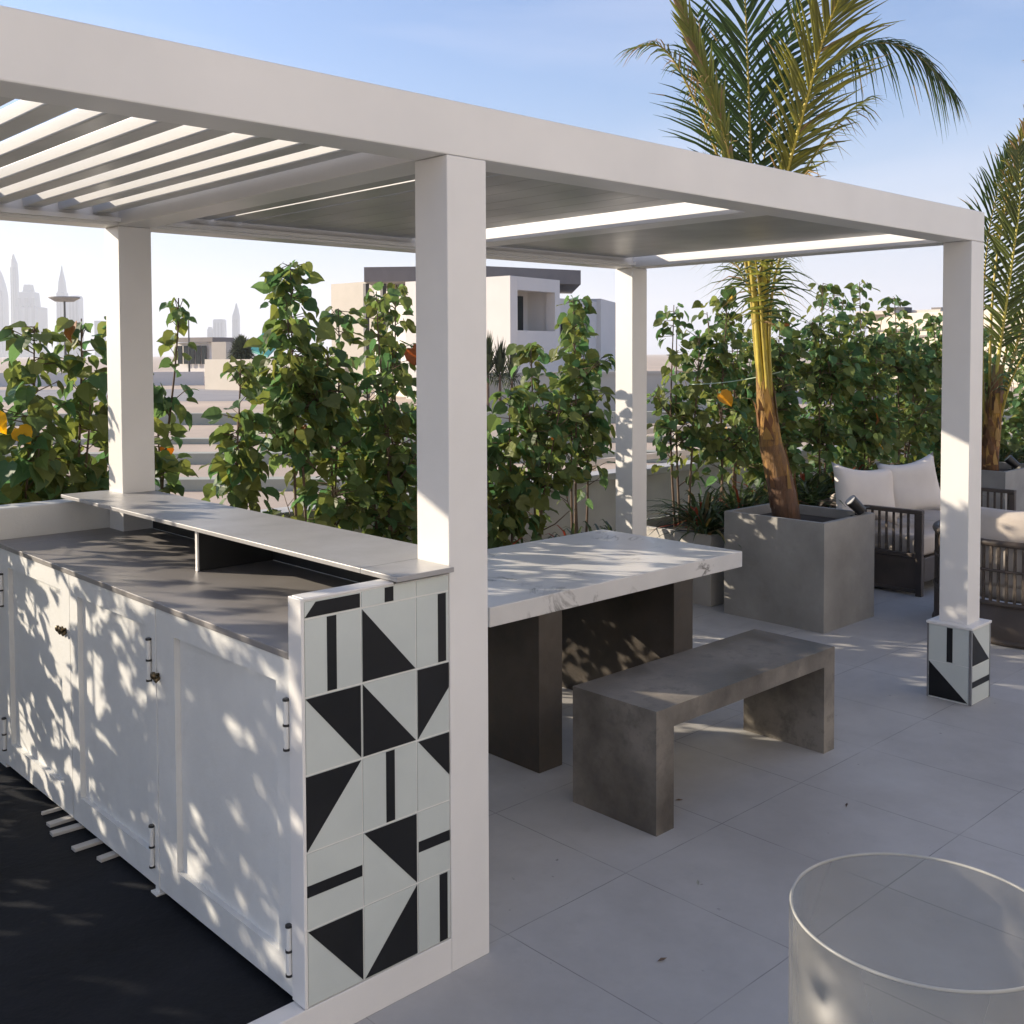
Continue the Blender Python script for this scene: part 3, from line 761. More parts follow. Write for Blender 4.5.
for k in range(44):
    strap(4.14+k*.15, 2.20+(k % 3)*.12, .43, .50+.1*(k % 2), 500+k, lab)

# ================================================================== PALMS
def frond(parent, pts, up, Lmax, seed, name='frond', droop=.3, ang=(65, 35), start=.25, tone=(.07, .10, .025), r0=.014, dens=.028, w=.012, dry=.0, sides=(1, -1), fold=.35, ptone=(.42, .33, .04), tipr=.05):
    rnd = random.Random(seed); pts = [Vector(p) for p in pts]
    # resample by Catmull-Rom
    P_ = [pts[0]*2-pts[1]]+pts+[pts[-1]*2-pts[-2]]
    path = []
    for i in range(1, len(P_)-2):
        for k in range(8):
            t = k/8; a, b, c, d = P_[i-1], P_[i], P_[i+1], P_[i+2]
            path.append(.5*((2*b)+(c-a)*t+(2*a-5*b+4*c-d)*t*t+(3*b-a-3*c+d)*t**3))
    path.append(pts[-1]); n = len(path)
    st = MB(); st.tube(path, [r0*(1-.85*(i/(n-1))**.8) for i in range(n)], 7, tones=[tuple(p*(1-.25*i/(n-1)) for p in ptone) for i in range(n)], squash=.8)
    lens = [0]
    for i in range(1, n): lens.append(lens[-1]+(path[i]-path[i-1]).length)
    T = lens[-1]; lf = MB(); s = start*T; up = Vector(up)
    while s < T*.995:
        i = max(k for k in range(n) if lens[k] <= s); i = min(i, n-2)
        f = (s-lens[i])/(lens[i+1]-lens[i]+1e-9); p = path[i].lerp(path[i+1], f)
        d = (path[i+1]-path[i]).normalized(); q = (s-start*T)/(T-start*T)
        nrm = (up-d*up.dot(d)).normalized(); sd = d.cross(nrm)
        prof = min(1, .45+q*2.4) if q < .25 else (1-.75*((q-.25)/.75)**2)
        for sg in sides:
            if rnd.random() < .04: continue
            L = Lmax*prof*rnd.uniform(.72, 1.15); an = R(ang[0]+(ang[1]-ang[0])*q+rnd.uniform(-11, 11))
            dv = (d*math.cos(an)+sd*sg*math.sin(an)*math.cos(fold)+nrm*math.sin(an)*math.sin(fold)).normalized()
            ln2 = dv.cross(nrm).normalized() if abs(dv.dot(nrm)) < .95 else sd
            kk = rnd.uniform(.7, 1.3); isdry = rnd.random() < dry
            tn = (.30*kk, .20*kk, .09*kk) if isdry else tuple(c*kk for c in tone)
            dr = droop*rnd.uniform(.6, 1.5)
            vs = []; wid = w*rnd.uniform(.8, 1.15)
            nn = ln2.cross(dv).normalized()
            for q2 in (0, .18, .45, .75, 1):
                c = p+dv*(L*q2)+Vector((0, 0, -dr*L*q2*q2*1.1))
                ww = wid*(.45 if q2 == 0 else 1-q2**2.2)+.0006
                vs += [c-ln2*ww+nn*ww*.5, c, c+ln2*ww+nn*ww*.5]
            mfs = [(3*a+b, 3*a+b+1, 3*a+b+4, 3*a+b+3) for a in range(4) for b in range(2)]
            if not isdry and rnd.random() < tipr+.15:
                lf.add(vs[:12], mfs[:6], 0, tn); lf.add(vs[9:15], [(0, 1, 4, 3), (1, 2, 5, 4)], 0, (.26*kk, .19*kk, .08*kk))
            else: lf.add(vs, mfs, 0, tn)
        s += dens*rnd.uniform(.8, 1.2)
    o = st.build(name, M['petiole'], parent, smooth=True, tones=True)
    lf.build('leaflets', M['palm'], o, tones=True)
    return o
# right-vector and depth-vector at the palm, real metres from the trunk base
def PV(r, z, f=0): return RT*r+FW*f+Vector((0, 0, z))
def palm(loc, label, scale=1, mirror=1, seed=0, fronds=(), trunk=(), group=None):
    t = thing('palm_tree', label, 'palm tree', loc)
    m = MB(); pts, rad, tn = trunk
    m.tube([PV(a, z, f) for a, z, f in pts], rad, 14, tones=tn); m.build('trunk', M['trunk'], t, smooth=True, tones=True)
    rnd = random.Random(seed+5); hm2 = MB()
    top = pts[-1][1]
    for q in range(46):
        z0 = rnd.uniform(.02, top*.75); a = rnd.uniform(0, 2*PI)
        kk = 0
        while kk < len(pts)-2 and pts[kk+1][1] < z0: kk += 1
        f0 = (z0-pts[kk][1])/(pts[kk+1][1]-pts[kk][1]); ctr = PV(pts[kk][0]+(pts[kk+1][0]-pts[kk][0])*f0, z0, 0); rd = rad[kk]+(rad[kk+1]-rad[kk])*f0
        o_ = Vector((math.cos(a), math.sin(a), 0)); sd = Vector((-math.sin(a), math.cos(a), 0)); L_ = rnd.uniform(.07, .20); w_ = rnd.uniform(.012, .035)
        kk2 = rnd.uniform(.5, 1.3); tc_ = (.20*kk2, .11*kk2, .055*kk2) if rnd.random() < .7 else (.38*kk2, .24*kk2, .08*kk2)
        lift = rnd.uniform(.004, .03)
        hm2.add([ctr+o_*(rd+.002)-sd*w_, ctr+o_*(rd+.002)+sd*w_, ctr+o_*(rd*.93+.006)+sd*w_*.6+Vector((-.02, 0, L_*.6)), ctr+o_*(rd*.93+.006)-sd*w_*.6+Vector((-.02, 0, L_*.6)), ctr+o_*(rd*.85+lift)+Vector((-.03, 0, L_))], [(0, 1, 2, 3), (3, 2, 4)], 0, tc_)
    hm2.build('leaf_sheath', M['palm'], t, tones=True)
    for k, (pp, kw) in enumerate(fronds):
        frond(t, [PV(a*mirror, z, f) for a, z, f in pp], kw.pop('up', -FW), seed=seed+k, **kw)
    return t
# scale at the palm: 152 px per metre; base of trunk at px (786, 505), z .62
GRN = (.095, .13, .03); DGR = (.045, .075, .022); OLV = (.17, .165, .035); YG = (.20, .21, .045)
fr1 = [
 ([(-.12, .6, 0), (-.17, 1.1, .01), (-.20, 1.6, .03), (-.215, 2.2, .05), (-.22, 2.8, .12), (-.22, 3.5, .25), (-.20, 4.0, .5)], dict(Lmax=.74, tone=DGR, ang=(50, 28), start=.40, droop=.12, dens=.034, r0=.024, w=.012)),
 ([(-.11, .6, -.03), (-.14, 1.1, -.04), (-.15, 1.6, -.06), (-.06, 2.1, -.1), (.07, 2.65, -.16), (.22, 3.2, -.2), (.52, 3.8, -.16), (.8, 4.1, -.1)], dict(Lmax=.60, tone=OLV, ang=(44, 22), start=.40, droop=.2, dens=.026, r0=.026, w=.011, dry=.04, fold=.5, ptone=(.60, .47, .04))),
 ([(-.13, .6, -.02), (-.18, 1.1, -.03), (-.23, 1.6, -.05), (-.33, 2.1, -.08), (-.50, 2.75, -.1), (-.66, 3.2, -.1), (-.80, 3.58, -.1)], dict(Lmax=.30, tone=YG, ang=(12, 8), start=.55, droop=.04, dens=.016, r0=.028, w=.013, dry=.12, ptone=(.50, .40, .04))),
 ([(-.13, .7, .03), (-.18, 1.1, .04), (-.23, 1.6, .06), (-.38, 2.25, .08), (-.60, 2.80, .08), (-.80, 3.10, .05), (-1.02, 3.08, 0)], dict(Lmax=.46, tone=GRN, ang=(62, 35), start=.5, droop=.55, dens=.022, r0=.020, w=.008, dry=.25, up=(0, 0, 1), tipr=.35)),
 ([(-.11, .7, .05), (-.14, 1.1, .05), (-.14, 1.7, .06), (.02, 2.4, .15), (.25, 2.9, .18), (.55, 3.15, .2), (.88, 3.12, .2), (1.18, 2.80, .18)], dict(Lmax=.44, tone=DGR, ang=(60, 30), start=.55, droop=.9, dens=.017, r0=.020, w=.009, up=(0, 0, 1))),
 ([(-.10, .7, -.02), (-.12, 1.1, -.03), (-.12, 1.6, -.05), (.04, 2.15, -.08), (.28, 2.55, -.1), (.50, 2.74, -.1)], dict(Lmax=.64, tone=YG, ang=(56, 22), start=.48, droop=.5, dens=.026, r0=.020, w=.0075, dry=.2, up=(0, 0, 1), tipr=.6, fold=.1)),
 ([(-.13, .7, .05), (-.17, 1.1, .05), (-.18, 1.6, .08), (-.10, 2.3, .25), (.05, 3.0, .4), (.25, 3.6, .55)], dict(Lmax=.6, tone=DGR, ang=(55, 30), start=.45, droop=.2, dens=.036, r0=.018, w=.010)),
 ([(-.14, .7, .03), (-.18, 1.1, .04), (-.22, 1.6, .07), (-.32, 2.2, .2), (-.42, 2.9, .45), (-.48, 3.5, .6)], dict(Lmax=.55, tone=DGR, ang=(55, 30), start=.46, droop=.25, dens=.036, r0=.018, w=.010)),
 ([(-.12, .8, -.05), (-.16, 1.2, -.07), (-.19, 1.5, -.09), (-.24, 1.75, -.15), (-.32, 1.9, -.3)], dict(Lmax=.50, tone=DGR, ang=(75, 40), start=.42, droop=.75, dens=.030, r0=.017, w=.008, up=(0, 0, 1), dry=.05)),
 ([(-.10, .8, -.03), (-.12, 1.2, -.06), (-.10, 1.55, -.09), (-.04, 1.8, -.15), (.06, 1.95, -.25)], dict(Lmax=.52, tone=YG, ang=(72, 40), start=.42, droop=.6, dens=.030, r0=.018, w=.008, up=(0, 0, 1), dry=.05)),
 ([(-.13, .8, .05), (-.17, 1.2, .06), (-.21, 1.5, .08), (-.30, 1.75, .25), (-.42, 1.9, .4)], dict(Lmax=.45, tone=GRN, ang=(70, 40), start=.45, droop=.7, dens=.034, r0=.016, w=.008, up=(0, 0, 1), dry=.1)),
 ([(-.12, .8, .05), (-.15, 1.2, .06), (-.13, 1.5, .1), (-.02, 1.75, .22), (.12, 1.9, .35)], dict(Lmax=.5, tone=GRN, ang=(70, 40), start=.45, droop=.7, dens=.034, r0=.016, w=.008, up=(0, 0, 1), dry=.1)),
]
T1 = ([(.02, -.02, 0), (.0, .12, 0), (-.04, .3, 0), (-.09, .5, 0), (-.12, .72, 0), (-.14, .95, 0), (-.16, 1.15, 0)],
      [.092, .090, .088, .074, .064, .05, .03], [(.19, .10, .06), (.22, .11, .055), (.36, .19, .05), (.55, .29, .04), (.60, .36, .04), (.50, .38, .05)])
palm((4.23, 1.62, .62), 'taller potted palm with arching fronds in the big grey planter', seed=700, fronds=fr1, trunk=T1)
fr2 = [
 ([(.0, .35, 0), (.02, .8, -.02), (.07, 1.3, -.04), (.14, 1.9, -.06), (.22, 2.5, -.02), (.26, 3.0, .15)], dict(Lmax=.60, tone=(.10, .12, .035), ang=(52, 34), start=.28, droop=.16, dens=.036, r0=.026, w=.014, ptone=(.55, .48, .07))),
 ([(.04, .35, 0), (.14, .8, .02), (.28, 1.3, .04), (.44, 1.8, .06), (.62, 2.3, .1)], dict(Lmax=.6, tone=GRN, ang=(55, 30), start=.3, droop=.25, dens=.036, r0=.024, w=.013)),
 ([(-.03, .35, .05), (-.04, .9, .12), (.02, 1.6, .25), (.15, 2.3, .4), (.42, 3.0, .6)], dict(Lmax=.65, tone=DGR, ang=(55, 30), start=.4, droop=.2, dens=.036, r0=.02, w=.012)),
 ([(.05, .4, -.02), (.12, .8, -.1), (.25, 1.15, -.2), (.42, 1.35, -.3)], dict(Lmax=.55, tone=DGR, ang=(70, 40), start=.3, droop=.6, dens=.032, r0=.016, w=.010, up=(0, 0, 1))),
 ([(.03, .4, .05), (.2, 1.2, .1), (.5, 2.0, .1), (.9, 2.6, .1), (1.3, 2.8, .1)], dict(Lmax=.6, tone=GRN, ang=(60, 30), start=.4, droop=.5, dens=.032, r0=.018, w=.011, up=(0, 0, 1))),
 ([(.0, .4, .05), (.03, 1.4, .1), (.12, 2.2, .12), (.30, 3.0, .12), (.42, 3.5, .1), (.3, 3.7, .05)], dict(Lmax=.40, tone=OLV, ang=(40, 20), start=.5, droop=.5, dens=.03, r0=.016, w=.009, dry=.3)),
]
T2 = ([(-.02, -.04, 0), (-.02, .1, 0), (0, .3, 0), (.03, .6, 0), (.05, .95, 0)], [.085, .08, .075, .062, .04], [(.34, .16, .05), (.45, .20, .045), (.55, .30, .04), (.55, .38, .05)])
palm((7.86, 1.77, .66), 'smaller potted palm at the right edge with bright yellow-green stem', seed=760, fronds=fr2, trunk=T2)
# guy ropes
def rope(a, b, label, sag=.02):
    m = MB(); a, b = Vector(a), Vector(b); O = a
    pts = [a.lerp(b, i/8)-O-Vector((0, 0, sag*4*(i/8)*(1-i/8))) for i in range(9)]
    m.tube(pts, .0035, 5); o = m.build('twine', M['twine'], smooth=True); o.location = O
    tag(o, label, 'twine', 'twines tying the palms')
rope((4.14, 1.60, 1.60), (4.30, 2.45, 1.50), 'pale green twine tied from the taller palm to a hedge shrub on its left')
rope((7.9, 1.78, 1.90), (8.35, 2.45, 1.66), 'pale twine tied from the smaller palm to the hedge beside the right front post')

# ================================================================== BACKGROUND
# boundary fence seen through the hedge
ff = thing('timber_fence', 'white post and rail fence seen through the hedge right of the back right post', 'fence', (8.5, 6.3, -.3))
FO = tuple(ff.location)
m = MB(); m.box(7.3, 11.2, 6.24, 6.30, .72, .79); m.box(7.3, 11.2, 6.24, 6.30, .40, .47); m.build('rail', M['cream'], ff, origin=FO)
for x in (7.45, 9.2, 10.9):
    m = MB(); m.box(x, x+.11, 6.305, 6.41, -.3, .86); m.build('post', M['cream'], ff, origin=FO)
# villa to the right
def quadbox(mb, A, B, depth, z0, z1):   # wall block from A to B, extruded away from viewer
    A = Vector((A[0], A[1], 0)); B = Vector((B[0], B[1], 0)); n = Vector((-(B-A).y, (B-A).x, 0)).normalized()
    if n.dot(FW) < 0: n = -n
    C, D = B+n*depth, A+n*depth
    mb.prism([(p.x, p.y) for p in (A, B, C, D)], z0, z1)
v = thing('villa', 'pale two-storey villa with brown flat roof and open balcony behind the hedge', 'villa', (30, 31, -.3))
VO = tuple(v.location)
A0 = bearing(485, 45.5); A1 = bearing(510.5, 45); A2 = bearing(560, 48)
axis = (Vector(A2)-Vector(A1)).normalized(); nrm = Vector((-axis.y, axis.x)); nrm = nrm if nrm.dot(Vector((FW.x, FW.y))) > 0 else -nrm
def vp(a, b): q = Vector(A1)+axis*a+nrm*b; return (q.x, q.y)
LW = (Vector(A2)-Vector(A1)).length
m = MB()
# balcony block: walls round an opening
Lx = LW; o0, o1 = Lx*.07, Lx*.90; zt = 5.05; zo0, zo1 = 2.75, 4.48
m.prism([vp(0, 0), vp(o0, 0), vp(o0, .5), vp(0, .5)], -.3, zt)
m.prism([vp(o1, 0), vp(Lx, 0), vp(Lx, .5), vp(o1, .5)], -.3, zt)
m.prism([vp(o0, 0.001), vp(o1, 0.001), vp(o1, .5), vp(o0, .5)], zo1, zt-.001)
m.prism([vp(o0, 0.001), vp(o1, 0.001), vp(o1, .5), vp(o0, .5)], -.3, zo0)
m.prism([vp(-.0, .501), vp(.25, .501), vp(.25, 6), vp(0, 6)], -.3, zt-.002)
m.prism([vp(Lx-.25, .501), vp(Lx, .501), vp(Lx, 3.5), vp(Lx-.25, 3.5)], -.3, zt-.002)
m.prism([vp(.25, 1.6), vp(Lx-.25, 1.6), vp(Lx-.25, 1.8), vp(.25, 1.8)], -.3, zt-.003)
m.prism([vp(.25, .501), vp(Lx-.25, .501), vp(Lx-.25, 1.599), vp(.25, 1.599)], 2.5, 2.7)
m.prism([vp(.25, .501), vp(Lx-.25, .501), vp(Lx-.25, 1.599), vp(.25, 1.599)], zt-.35, zt-.02)
m.build('wall', M['pinkcream'], v, origin=VO)
# west wing (left of the corner, towards the tall post)
A1v = Vector(A1); left = Vector(bearing(375, 54)); 
m = MB(); quadbox(m, left, A1, .4, -.3, 5.0); m.build('side_wall', M['pinkcream'], v, origin=VO)
m = MB()
ra = Vector(bearing(365, 50)); rb = Vector(bearing(480, 49)); rc = Vector(bearing(581, 52))
pr = [tuple(ra), tuple(rb), tuple(rc), tuple(rc+Vector((FW.x, FW.y))*8), tuple(rb+Vector((FW.x, FW.y))*9), tuple(ra+Vector((FW.x, FW.y))*8)]
m.prism(pr, 5.12, 5.80); m.build('roof', M['brownroof'], v, origin=VO)
for px in (367, 384):
    q = Vector(bearing(px, 50.3)); m = MB(); m.box(q.x-.1, q.x+.1, q.y-.1, q.y+.1, -.3, 5.059); m.build('roof_post', M['darkgrey'], v, origin=VO)
m = MB(); m.prism([vp(Lx*.60, 1.50), vp(Lx*.80, 1.50), vp(Lx*.80, 1.597), vp(Lx*.60, 1.597)], 2.71, 4.35); m.build('window', M['winglass'], v, origin=VO)
m = MB(); m.prism([vp(Lx*.13, 1.56), vp(Lx*.29, 1.56), vp(Lx*.29, 1.599), vp(Lx*.13, 1.599)], 2.71, 4.6); m.build('door', M['brownroof'], v, origin=VO)
# rear wing to the right
B0, B1 = bearing(560, 52), bearing(601, 56)
m = MB(); quadbox(m, B0, B1, 6, -.3, 4.45); m.build('rear_wing', M['pinkcream'], v, origin=VO)
b0, b1 = bearing(563, 51.95), bearing(588, 54.4)
m = MB(); quadbox(m, b0, b1, .1, 2.6, 3.5); m.build('window', M['winglass'], v, origin=VO)
B2, B3 = bearing(601, 55.5), bearing(616, 60)
m = MB(); quadbox(m, B2, B3, 5, -.3, 4.6); m.build('stair_block', M['pinkcream'], v, origin=VO)
# cream block left of the villa
m = MB(); quadbox(m, bearing(332, 66), bearing(420, 60), 8, -.3, 6.05)
tag(m.build('house', M['cream'], origin=(28, 45, -.3)), 'plain cream house block left of the villa behind the tallest shrub', 'house')
# garden wall of the villa
m = MB(); quadbox(m, bearing(420, 34), bearing(760, 40), .25, -.3, 1.02); m.prism([tuple(bearing(420, 33.95)), tuple(bearing(760, 39.95)), tuple(bearing(760, 40.3)), tuple(bearing(420, 34.3))], 1.02, 1.12)
tag(m.build('garden_wall', M['cream'], origin=(22, 22, -.3)), 'cream garden wall in front of the villa seen through the hedge', 'wall')
# long low building to the right
lb = thing('long_building', 'long low beige building with roof boxes beyond the right end of the hedge', 'building', (60, 18, -.3))
LO = tuple(lb.location)
c0, c1 = Vector(bearing(868, 78)), Vector(bearing(1090, 66))
m = MB(); quadbox(m, c0, c1, 12, -.3, 4.35); m.build('wall', M['cream'], lb, origin=LO)
m = MB(); quadbox(m, Vector(bearing(868, 77.8)), Vector(bearing(1090, 65.8)), .15, 3.2, 3.32); quadbox(m, Vector(bearing(868, 77.8)), Vector(bearing(1090, 65.8)), .15, 2.75, 2.87); m.build('ledge', M['brownroof'], lb, origin=LO)
for px, w, h, mt in ((900, .55, .5, 'darkgrey'), (932, 1.0, .28, 'cream'), (938, .35, .45, 'brownroof'), (884, 1.4, .25, 'cream')):
    q = Vector(bearing(px, 78)); m = MB(); m.box(q.x-w, q.x+w, q.y-w, q.y+w, 4.352, 4.352+h); m.build('roof_box', M[mt], lb, origin=LO)
# small palms by the villa
def far_bush(px, dist, z0, h, r, seed, label, n=260, name='fan_palm', spiky=True, group=None):
    rnd = random.Random(seed); x, y = bearing(px, dist)
    t = thing(name, label, 'palm' if spiky else 'bush', (x, y, z0), group)
    m = MB(); m.tube([(0, 0, 0), (0, 0, h*.55)], [r*.13, r*.09], 8); m.build('trunk', M['bark'], t)
    f = MB()
    for k in range(n):
        a = rnd.uniform(0, 2*PI); e = rnd.uniform(-.35, 1.4); c = Vector((0, 0, h*.52))
        d_ = Vector((math.cos(a)*math.cos(e)*r, math.sin(a)*math.cos(e)*r, math.sin(e)*h*.5))
        L = rnd.uniform(.7, 1.08)*(1.0 if r < 1 else 1.0-.25*max(0, math.sin(e))); s_ = d_.cross(Vector((0, 0, 1))).normalized()*r*.045
        kk = rnd.uniform(.6, 1.4); tn = (.05*kk, .065*kk, .028*kk)
        p1 = c+d_*L*.25; p2 = c+d_*L*.7+Vector((0, 0, .05*h)); p3 = c+d_*L
        f.add([p1-s_, p1+s_, p2+s_*1.3, p2-s_*1.3, p3], [(0, 1, 2, 3), (3, 2, 4)], 0, tn)
    f.build('crown', M['far_leaf'], t, tones=True)
far_bush(242, 68, -.3, 3.7, 1.1, 61, 'round bushy palm standing by the far white wall beside a teal roof', n=900)
for px, d_, h, lb_ in ((488, 33, 2.75, 'leftmost small spiky palm at the foot of the villa'), (500, 33, 2.55, 'middle small spiky palm at the foot of the villa'), (512, 34, 2.3, 'rightmost small spiky palm at the foot of the villa')):
    far_bush(px, d_, -.3, h, .42, px, lb_, n=160, group='small palms below the villa')
# far left: white walls, house, white block, teal roof
m = MB(); quadbox(m, bearing(205, 66), bearing(345, 57), .3, -.3, 1.50)
tag(m.build('boundary_wall', M['cream'], origin=(33, 58, -.3)), 'sunlit cream boundary wall across the sand below the round bushy palm', 'wall')
m = MB(); quadbox(m, bearing(-60, 80), bearing(204, 76), .3, -.3, .62)
tag(m.build('boundary_wall', M['pinkcream'], origin=(30, 70, -.3)), 'low pale wall across the sand on the left below the skyline', 'wall')
hh = thing('pavilion', 'low white house with dark windows and flat roof on the far side of the road', 'house', (47, 94, -.3)); HO = tuple(hh.location)
m = MB(); quadbox(m, bearing(174, 112), bearing(210, 108), 2.5, -.3, 3.0); m.build('wall', M['pinkcream'], hh, origin=HO)
m = MB(); quadbox(m, bearing(170, 111), bearing(213, 107), 3, 3.05, 3.5); m.build('roof', M['brownroof'], hh, origin=HO)
for px in (178, 184, 190, 196, 202):
    m = MB(); quadbox(m, bearing(px, 111.3-.11*(px-174)), bearing(px+4.3, 110.9-.11*(px-174)), .1, .9, 2.7); m.build('window', M['winglass'], hh, origin=HO)
m = MB(); quadbox(m, bearing(212, 100), bearing(226.5, 99), 3, -.3, 2.95)
tag(m.build('house', M['cream'], origin=(44, 86, -.3)), 'small white cube house between the dark-windowed house and the round palm', 'house')
m = MB(); q0, q1 = Vector(bearing(247, 76)), Vector(bearing(268, 74)); dq = Vector((FW.x, FW.y))*5
m.add([(q0.x, q0.y, 2.2), (q1.x, q1.y, 1.7), (q1.x+dq.x, q1.y+dq.y, 2.9), (q0.x+dq.x, q0.y+dq.y, 3.4), (q0.x, q0.y, 2.05), (q1.x, q1.y, 1.55), (q1.x+dq.x, q1.y+dq.y, 2.75), (q0.x+dq.x, q0.y+dq.y, 3.25)],
      [(0, 1, 2, 3), (7, 6, 5, 4), (0, 4, 5, 1), (1, 5, 6, 2), (2, 6, 7, 3), (3, 7, 4, 0)])
tr = m.build('roof_sheet', M['teal'], None)
tt = thing('shed', 'shed with a sloping teal roof right of the round bushy palm', 'shed', (33, 63, -.3)); tr.parent = tt; tr.location = (-33, -63, .3)
m = MB(); quadbox(m, bearing(249, 77), bearing(266, 75.5), 4, -.3, 1.5); m.build('wall', M['pinkcream'], tt, origin=tuple(tt.location))
# masts
x, y = bearing(66, 190); ms = thing('light_mast', 'tall thin mast with a wide flat canopy in front of the skyline', 'mast', (x, y, -.3))
m = MB(); m.tube([(0, 0, 0), (0, 0, 11.1)], [.22, .16], 10); m.build('pole', M['darkgrey'], ms)
m = MB(); m.tube([(0, 0, 11.0), (0, 0, 11.5), (0, 0, 11.6), (0, 0, 11.75)], [1.5, 2.3, 2.5, 2.4], 24); m.build('canopy', M['planter'], ms)
x, y = bearing(189.5, 95); m = MB(); m.tube([(0, 0, 0), (0, 0, 5.2)], [.09, .05], 8); m.box(-.5, .1, -.05, .05, 5.2, 5.26)
o = m.build('lamp_pole', M['darkgrey']); o.location = (x, y, -.3); tag(o, 'thin street lamp pole in front of the dark-windowed house', 'street lamp')
# skyline
def tower(px, d_, prof, label, name='skyscraper', round_=False, twist=0):
    # prof: list of (height m, half-width m, sideways offset m)
    x, y = bearing(px, d_); t = thing(name, label, 'skyscraper', (x, y, -.3), 'hazy skyline towers')
    n = 20 if round_ else 4; m = MB(); vs = []
    for (z, w, off) in prof:
        for k in range(n):
            a = 2*PI*k/n+(PI/4 if n == 4 else 0)+YAW+twist*z/200
            q = 1.0 if round_ else 1.414
            vs.append((RT.x*off+w*q*math.cos(a), RT.y*off+w*q*math.sin(a), z))
    fs = []
    for i in range(len(prof)-1):
        for k in range(n):
            fs.append((i*n+k, i*n+(k+1) % n, (i+1)*n+(k+1) % n, (i+1)*n+k))
    fs.append(tuple((len(prof)-1)*n+k for k in range(n))); m.add(vs, fs)
    m.build('shaft', M['tower'], t)
    g_ = MB(); h0 = prof[0][1]; zz = 18
    Hh = max(z for z, w, o_ in prof if w > .6*h0)
    for s_ in range(3):
        off = (-.6+.6*s_)*h0
        c = -FW*(h0*1.0+.3)+RT*(off+prof[0][2])
        if prof[-1][1] < 30: g_.obox((c.x, c.y, Hh*.48), .8, h0*.28, Hh*.86, (0, 0, YAW))
    g_.build('window_band', M['towerglass'], t)
    return t
mpp = 2600/1062.
def hm(ypx): return (354.5-ypx)*mpp+2
tower(3, 2600, [(0, 11*1, 0), (hm(300), 11, 0), (hm(290), 9, -2), (hm(280), 5, -4), (hm(276), 1, -4)], 'pointed skyscraper at the left edge of the skyline')
tower(17, 2550, [(0, 8, 0), (hm(285), 8, 0), (hm(272), 7, -1), (hm(268), 5, -3), (hm(264), 2, -3)], 'tallest slender skyscraper with curved top', round_=True, twist=.5)
tower(31, 2500, [(0, 24, 4), (hm(312), 24, 4), (hm(311), 17, 0), (hm(299), 15, 0), (hm(298), 9, -1), (hm(292), 7, -1)], 'broad stepped skyscraper right of the tallest one')
tower(64, 2450, [(0, 10, 0), (hm(300), 9, 0), (hm(299), 7, 0), (hm(290), 5.5, 0), (hm(284), 3, 0), (hm(276), .4, 0)], 'skyscraper with a pointed spire behind the flat-topped mast')
tower(77, 2500, [(0, 12, 0), (hm(303), 12, 0), (hm(301), 8, 2)], 'flat-topped skyscraper right of the spired one')
tower(101, 2500, [(0, 9, 0), (hm(323), 9, 0)], 'short tower left of the back left post')
tower(211, 2500, [(0, 5.5, 0), (hm(331), 5.5, 0), (hm(328), 3, 0)], 'short thin tower left of the square one above the dark-windowed house')
tower(220.5, 2500, [(0, 12, 0), (hm(322), 12, 0), (hm(321), 10, 0)], 'square tower above the small white cube house')
tower(236.5, 2500, [(0, 7.5, 0), (hm(318), 7, 1), (hm(312), 4, 2), (hm(306), 1, 2)], 'slanted pointed tower behind the round bushy palm')
# low far skyline blocks and distant trees
rnd = random.Random(9)

# ================================================================== BOUNCE WALL BEHIND THE VIEWER (unseen house front, added to throw warm light on the pergola)
bounce_house = thing('house', 'unseen white house front added behind the viewer to bounce sunlight onto the pergola', 'house', (2, -6.9, 0)); QO = tuple(bounce_house.location)
m = MB(); m.box(-6.5, 12.9, -7.3, -6.7, 0, 6.6); m.build('wall', M['pinkcream'], bounce_house, origin=QO)
for xa in (-4, -.5, 3, 6.5):
    m = MB(); m.box(xa, xa+2.2, -6.699, -6.66, .1, 2.4); w_ = m.build('window', M['winglass'], bounce_house, origin=QO)
    m = MB(); m.box(xa-.06, xa, -6.699, -6.63, .1, 2.46); m.box(xa+2.2, xa+2.26, -6.699, -6.63, .1, 2.46); m.box(xa, xa+2.2, -6.699, -6.63, 2.401, 2.46); m.build('frame', M['darkgrey'], w_, origin=QO)

# ================================================================== HAZE
m = MB(); m.box(-3700, 3700, -3700, 3700, -1.4, 226)
hz = m.build('haze', None if False else bpy.data.materials.new('haze_air')); hm_ = hz.data.materials[0]; hm_.use_nodes = True
nt = hm_.node_tree; nt.nodes.clear(); out = nt.nodes.new('ShaderNodeOutputMaterial'); pv = nt.nodes.new('ShaderNodeVolumePrincipled')
pv.inputs['Color'].default_value = (.90, .95, 1.0, 1); pv.inputs['Density'].default_value = .00028; pv.inputs['Anisotropy'].default_value = .2
nt.links.new(pv.outputs[0], out.inputs['Volume']); hz['kind'] = 'stuff'; hz['label'] = 'pale haze over the plain and the skyline'
hz.display_type = 'WIRE'

